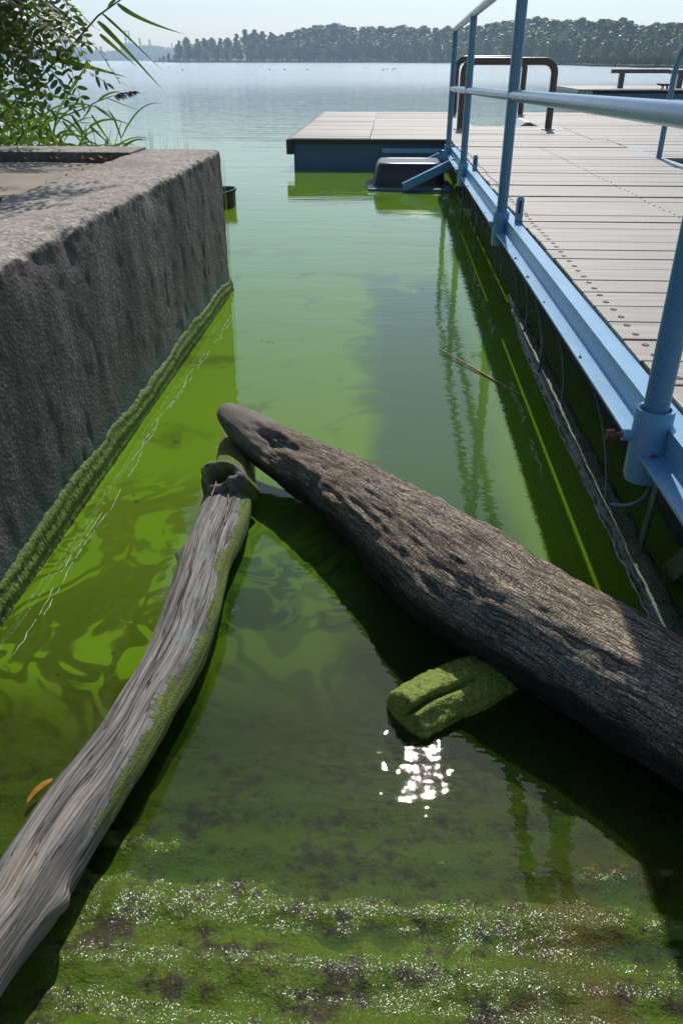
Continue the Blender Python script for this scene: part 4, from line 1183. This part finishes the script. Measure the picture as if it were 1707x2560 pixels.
while u < 1800:
    d = lerp_tab(DIST, u) + r.uniform(-6, 6)
    vt = lerp_tab(SKYL, u) + r.uniform(-1, 9)
    gap = 20 if u < 680 else 14
    lab = PL.pop(0) if PL else 'tall dark poplar in the hazy wood on the far shore'
    far_tree(u + r.uniform(-5, 5), d, vt, r.choice(('tree_dark', 'tree_dark', 'tree_mid')), r, 'poplar_tree', lab, 'poplars of the far shore wood', 1.9 if u > 680 else 1.35)
    u += gap * r.uniform(0.8, 1.25)
u = 470
while u < 1800:                             # front row, lower and fuller
    d = lerp_tab(DIST, u) - r.uniform(14, 26)
    vt = lerp_tab(SKYL, u)
    vt = vt + (150 - vt) * r.uniform(0.25, 0.5)
    far_tree(u, d, vt, r.choice(('tree_dark', 'tree_mid', 'tree_mid', 'tree_olive')), r, 'broadleaf_tree', 'lower rounded tree at the front of the far shore wood', 'front trees of the far shore wood', 1.6)
    u += r.uniform(20, 34)
for u, v, w in ((1000, 92, 1.4), (1040, 84, 1.5), (1095, 80, 1.5), (1270, 78, 1.5), (1330, 76, 1.5), (1360, 92, 1.4)):
    far_tree(u, lerp_tab(DIST, u) - 34, v, 'tree_olive', r, 'yellowing_tree', 'yellow-green tree turning colour before the dark far wood', 'yellowing trees of the far wood', w)
for u, v in ((1492, 122), (1530, 130), (1588, 120), (1620, 112), (1690, 132), (1180, 135), (905, 128), (805, 138), (1700, 118)):
    far_tree(u, lerp_tab(DIST, u) - 46, v, 'tree_olive', r, 'shore_willow', 'small pale round willow at the foot of the far wood', 'small willows on the far shore', 1.5)
for u, v in ((408, 138), (422, 132), (436, 136), (400, 143)):
    far_tree(u, 505, v, 'tree_mid', r, 'shore_shrub', 'low shrub at the tip of the wooded point', 'shrubs on the wooded point', 1.9)

def shoreline():
    V, F = [], []
    us = np.linspace(385, 2000, 60)
    for i, u in enumerate(us):
        d = lerp_tab(DIST, u) - 42 - (0 if u < 1150 else min(100, (u - 1150) * 0.26)) + 6 * math.sin(u * 0.05)
        if u < 430: d = lerp_tab(DIST, u) - 12
        a = at_y(u, 150, d); b_ = at_y(u, 150, lerp_tab(DIST, u) + 160)
        V += [(a.x, d, -0.2), (a.x, d, 0.35), (b_.x, b_.y, 1.2)]
        if i:
            k = i * 3
            F += [(k - 3, k, k + 1, k - 2), (k - 2, k + 1, k + 2, k - 1)]
    o = mesh('far_shore', V, F, M['shore']); o['kind'] = 'structure'
    # marsh reeds along the right of that shore
    mb = MB(); q = random.Random(5)
    for k in range(5200):
        u = q.uniform(420, 1800); f = q.random()
        d0 = lerp_tab(DIST, u) - 38 - (0 if u < 1150 else min(98, (u - 1150) * 0.26)); d1 = lerp_tab(DIST, u) - 22
        d = d0 + (d1 - d0) * f
        a = at_y(u, 150, d); h = q.uniform(0.7, 1.9) * (0.5 if u < 1000 else 1); w = q.uniform(0.12, 0.3)
        b = len(mb.v); an = q.uniform(-0.8, 0.8)
        mb.v += [(a.x - w * math.cos(an), d - w * math.sin(an), 0.2), (a.x + w * math.cos(an), d + w * math.sin(an), 0.2), (a.x + q.uniform(-0.3, 0.3), d, 0.2 + h)]
        mb.f.append((b, b + 1, b + 2))
    me = bpy.data.meshes.new('marsh_reeds'); me.from_pydata(mb.v, [], mb.f)
    tag(link('marsh_reeds', me, M['marsh']), 'olive reed bed along the foot of the far wood', 'reed bed', None, 'stuff')
    # the other side of the bay, far left
    V = [(-1400, 1300, -0.3), (-1400, 1300, 1), (-1400, 1480, 3), (150, 1300, -0.3), (150, 1300, 1), (150, 1480, 3)]
    mesh('distant_shore', V, [(0, 3, 4, 1), (1, 4, 5, 2)], M['shore'])['kind'] = 'structure'
    rg = np.random.default_rng(77); V = []; F = []
    for k in range(430):
        u = rg.uniform(-60, 470); d = 1320 + rg.uniform(0, 60)
        hpx = 126 + 9 * math.sin(u * 0.03) + rg.uniform(-4, 6)
        t = at_y(u, hpx, d); h = t.z
        for j in range(26):
            p = np.array([t.x, d, 1.0]) + np.array([rg.normal() * 6, rg.normal() * 5, 0]); p[2] += h * rg.random() ** 0.8
            n = rg.normal(size=3); n /= np.linalg.norm(n); t1 = np.cross(n, rg.normal(size=3)); t1 /= np.linalg.norm(t1); t2 = np.cross(n, t1); s = rg.uniform(1.0, 2.4)
            b = len(V); V += [tuple(p - t1 * s), tuple(p + t2 * s), tuple(p + t1 * s), tuple(p - t2 * s)]; F.append((b, b + 1, b + 2, b + 3))
    me = bpy.data.meshes.new('distant_woods'); me.from_pydata(V, [], F)
    tag(link('distant_woods', me, M['tree_dark']), 'hazy blue band of distant woods across the bay', 'woods', None, 'stuff')
shoreline()

# industry beyond the distant woods
def stack(u, vtop, rad, label, name='chimney'):
    t = at_y(u, vtop, 1390)
    root = empty(name, (t.x, 1390, 2)); tag(root, label, 'chimney', None)
    h = t.z - 2
    MB().tube([(0, 0, 0), (0, 0, h * 0.5), (0, 0, h)], [rad * 1.25, rad * 1.05, rad], 12).build('shaft', M['industry'], root, True)
    MB().lathe([(rad, h * 0.985), (rad * 1.25, h * 0.985), (rad * 1.25, h * 1.005), (rad * 0.8, h * 1.005)], 0, 0, 12).build('rim', M['industry'], root)
for u, v, rd, lb in ((349, 95, 1.5, 'tall slim chimney close right of the hazy tower block'), (374, 99, 1.5, 'tall slim chimney standing alone towards the wooded point'), (339, 108, 1.2, 'short chimney against the hazy tower block'), (104, 105, 1.6, 'hazy chimney behind the locust leaves'), (252, 117, 2.2, 'stubby hazy chimney in the middle of the distant woods'), (240, 117, 1.4, 'thin stub chimney beside the stubbier one'), (430, 107, 1.0, 'thin mast-like stack at the tip of the wooded point')):
    stack(u, v, rd, lb)
def refinery():
    c = at_y(321, 108, 1400)
    root = empty('refinery_tower', (c.x, 1400, 2)); tag(root, 'hazy refinery block with twin flues on its roof', 'building')
    h = c.z - 2
    MB().box(-9, 9, -8, 8, 0, h).build('block', M['industry'], root)
    MB().box(-11.5, -9.05, -7, 7, 0, h * 0.8).build('annex', M['industry'], root)
    zt = at_y(321, 77, 1400).z - 2
    for s in (-3.2, 2.6):
        MB().tube([(s, 0, h), (s, 0, zt)], 1.3, 10).build('flue', M['industry'], root, True)
    for z in (0.35, 0.7, 1.0):
        MB().box(-5, 4.5, -2, 2, h + (zt - h) * z - 0.8, h + (zt - h) * z).build('gantry', M['industry'], root)
    for i in range(4): MB().box(-8.5, 8.5, -8.4, -8.02, h * (0.15 + 0.2 * i), h * (0.15 + 0.2 * i) + 1.2).build('floor_band', M['trunk'], root)
refinery()

# waterfowl far out
duck_b = MB()
P = []
duck_b.tube([(-0.28, 0, 0.12), (-0.15, 0, 0.10), (0.02, 0, 0.09), (0.17, 0, 0.10), (0.24, 0, 0.12)], [0.01, 0.09, 0.12, 0.09, 0.02], 10)
do = duck_b.build('body', M['duck'], None, True); dme = do.data; bpy.data.objects.remove(do)
h = MB(); h.tube([(0.18, 0, 0.12), (0.22, 0, 0.22), (0.23, 0, 0.28), (0.29, 0, 0.28), (0.36, 0, 0.265)], [0.04, 0.032, 0.05, 0.04, 0.008], 9)
ho_ = h.build('head', M['duck'], None, True); hme_ = ho_.data; bpy.data.objects.remove(ho_)
q = random.Random(9)
for k in range(18):
    u = q.uniform(300, 1060); d = q.uniform(110, 260)
    p = at_y(u, 150, d)
    root = empty('duck', (p.x, d, 0), (0, 0, q.uniform(0, 6.28))); tag(root, 'small dark duck floating far out on the lake', 'duck', 'ducks far out on the lake')
    for nm, me in (('body', dme), ('head', hme_)):
        o = bpy.data.objects.new(nm, me); COL.objects.link(o); o.parent = root; o.scale = (0.5, 0.5, 0.5)

# ------------------------------------------------------------------ hazy air
def haze():
    g = G('haze_air')
    v = g.n('VolumePrincipled', Color=(0.62, 0.80, 1.0), Density=0.00055, Anisotropy=0.30).outputs[0]
    m = g.done(None, v)
    o = MB().box(-1520, 1520, -12, 1520, -2.5, 75).build('haze', m)
    o['kind'] = 'stuff'; o['label'] = 'thin blue summer haze over the whole lake'; o['category'] = 'haze'
haze()
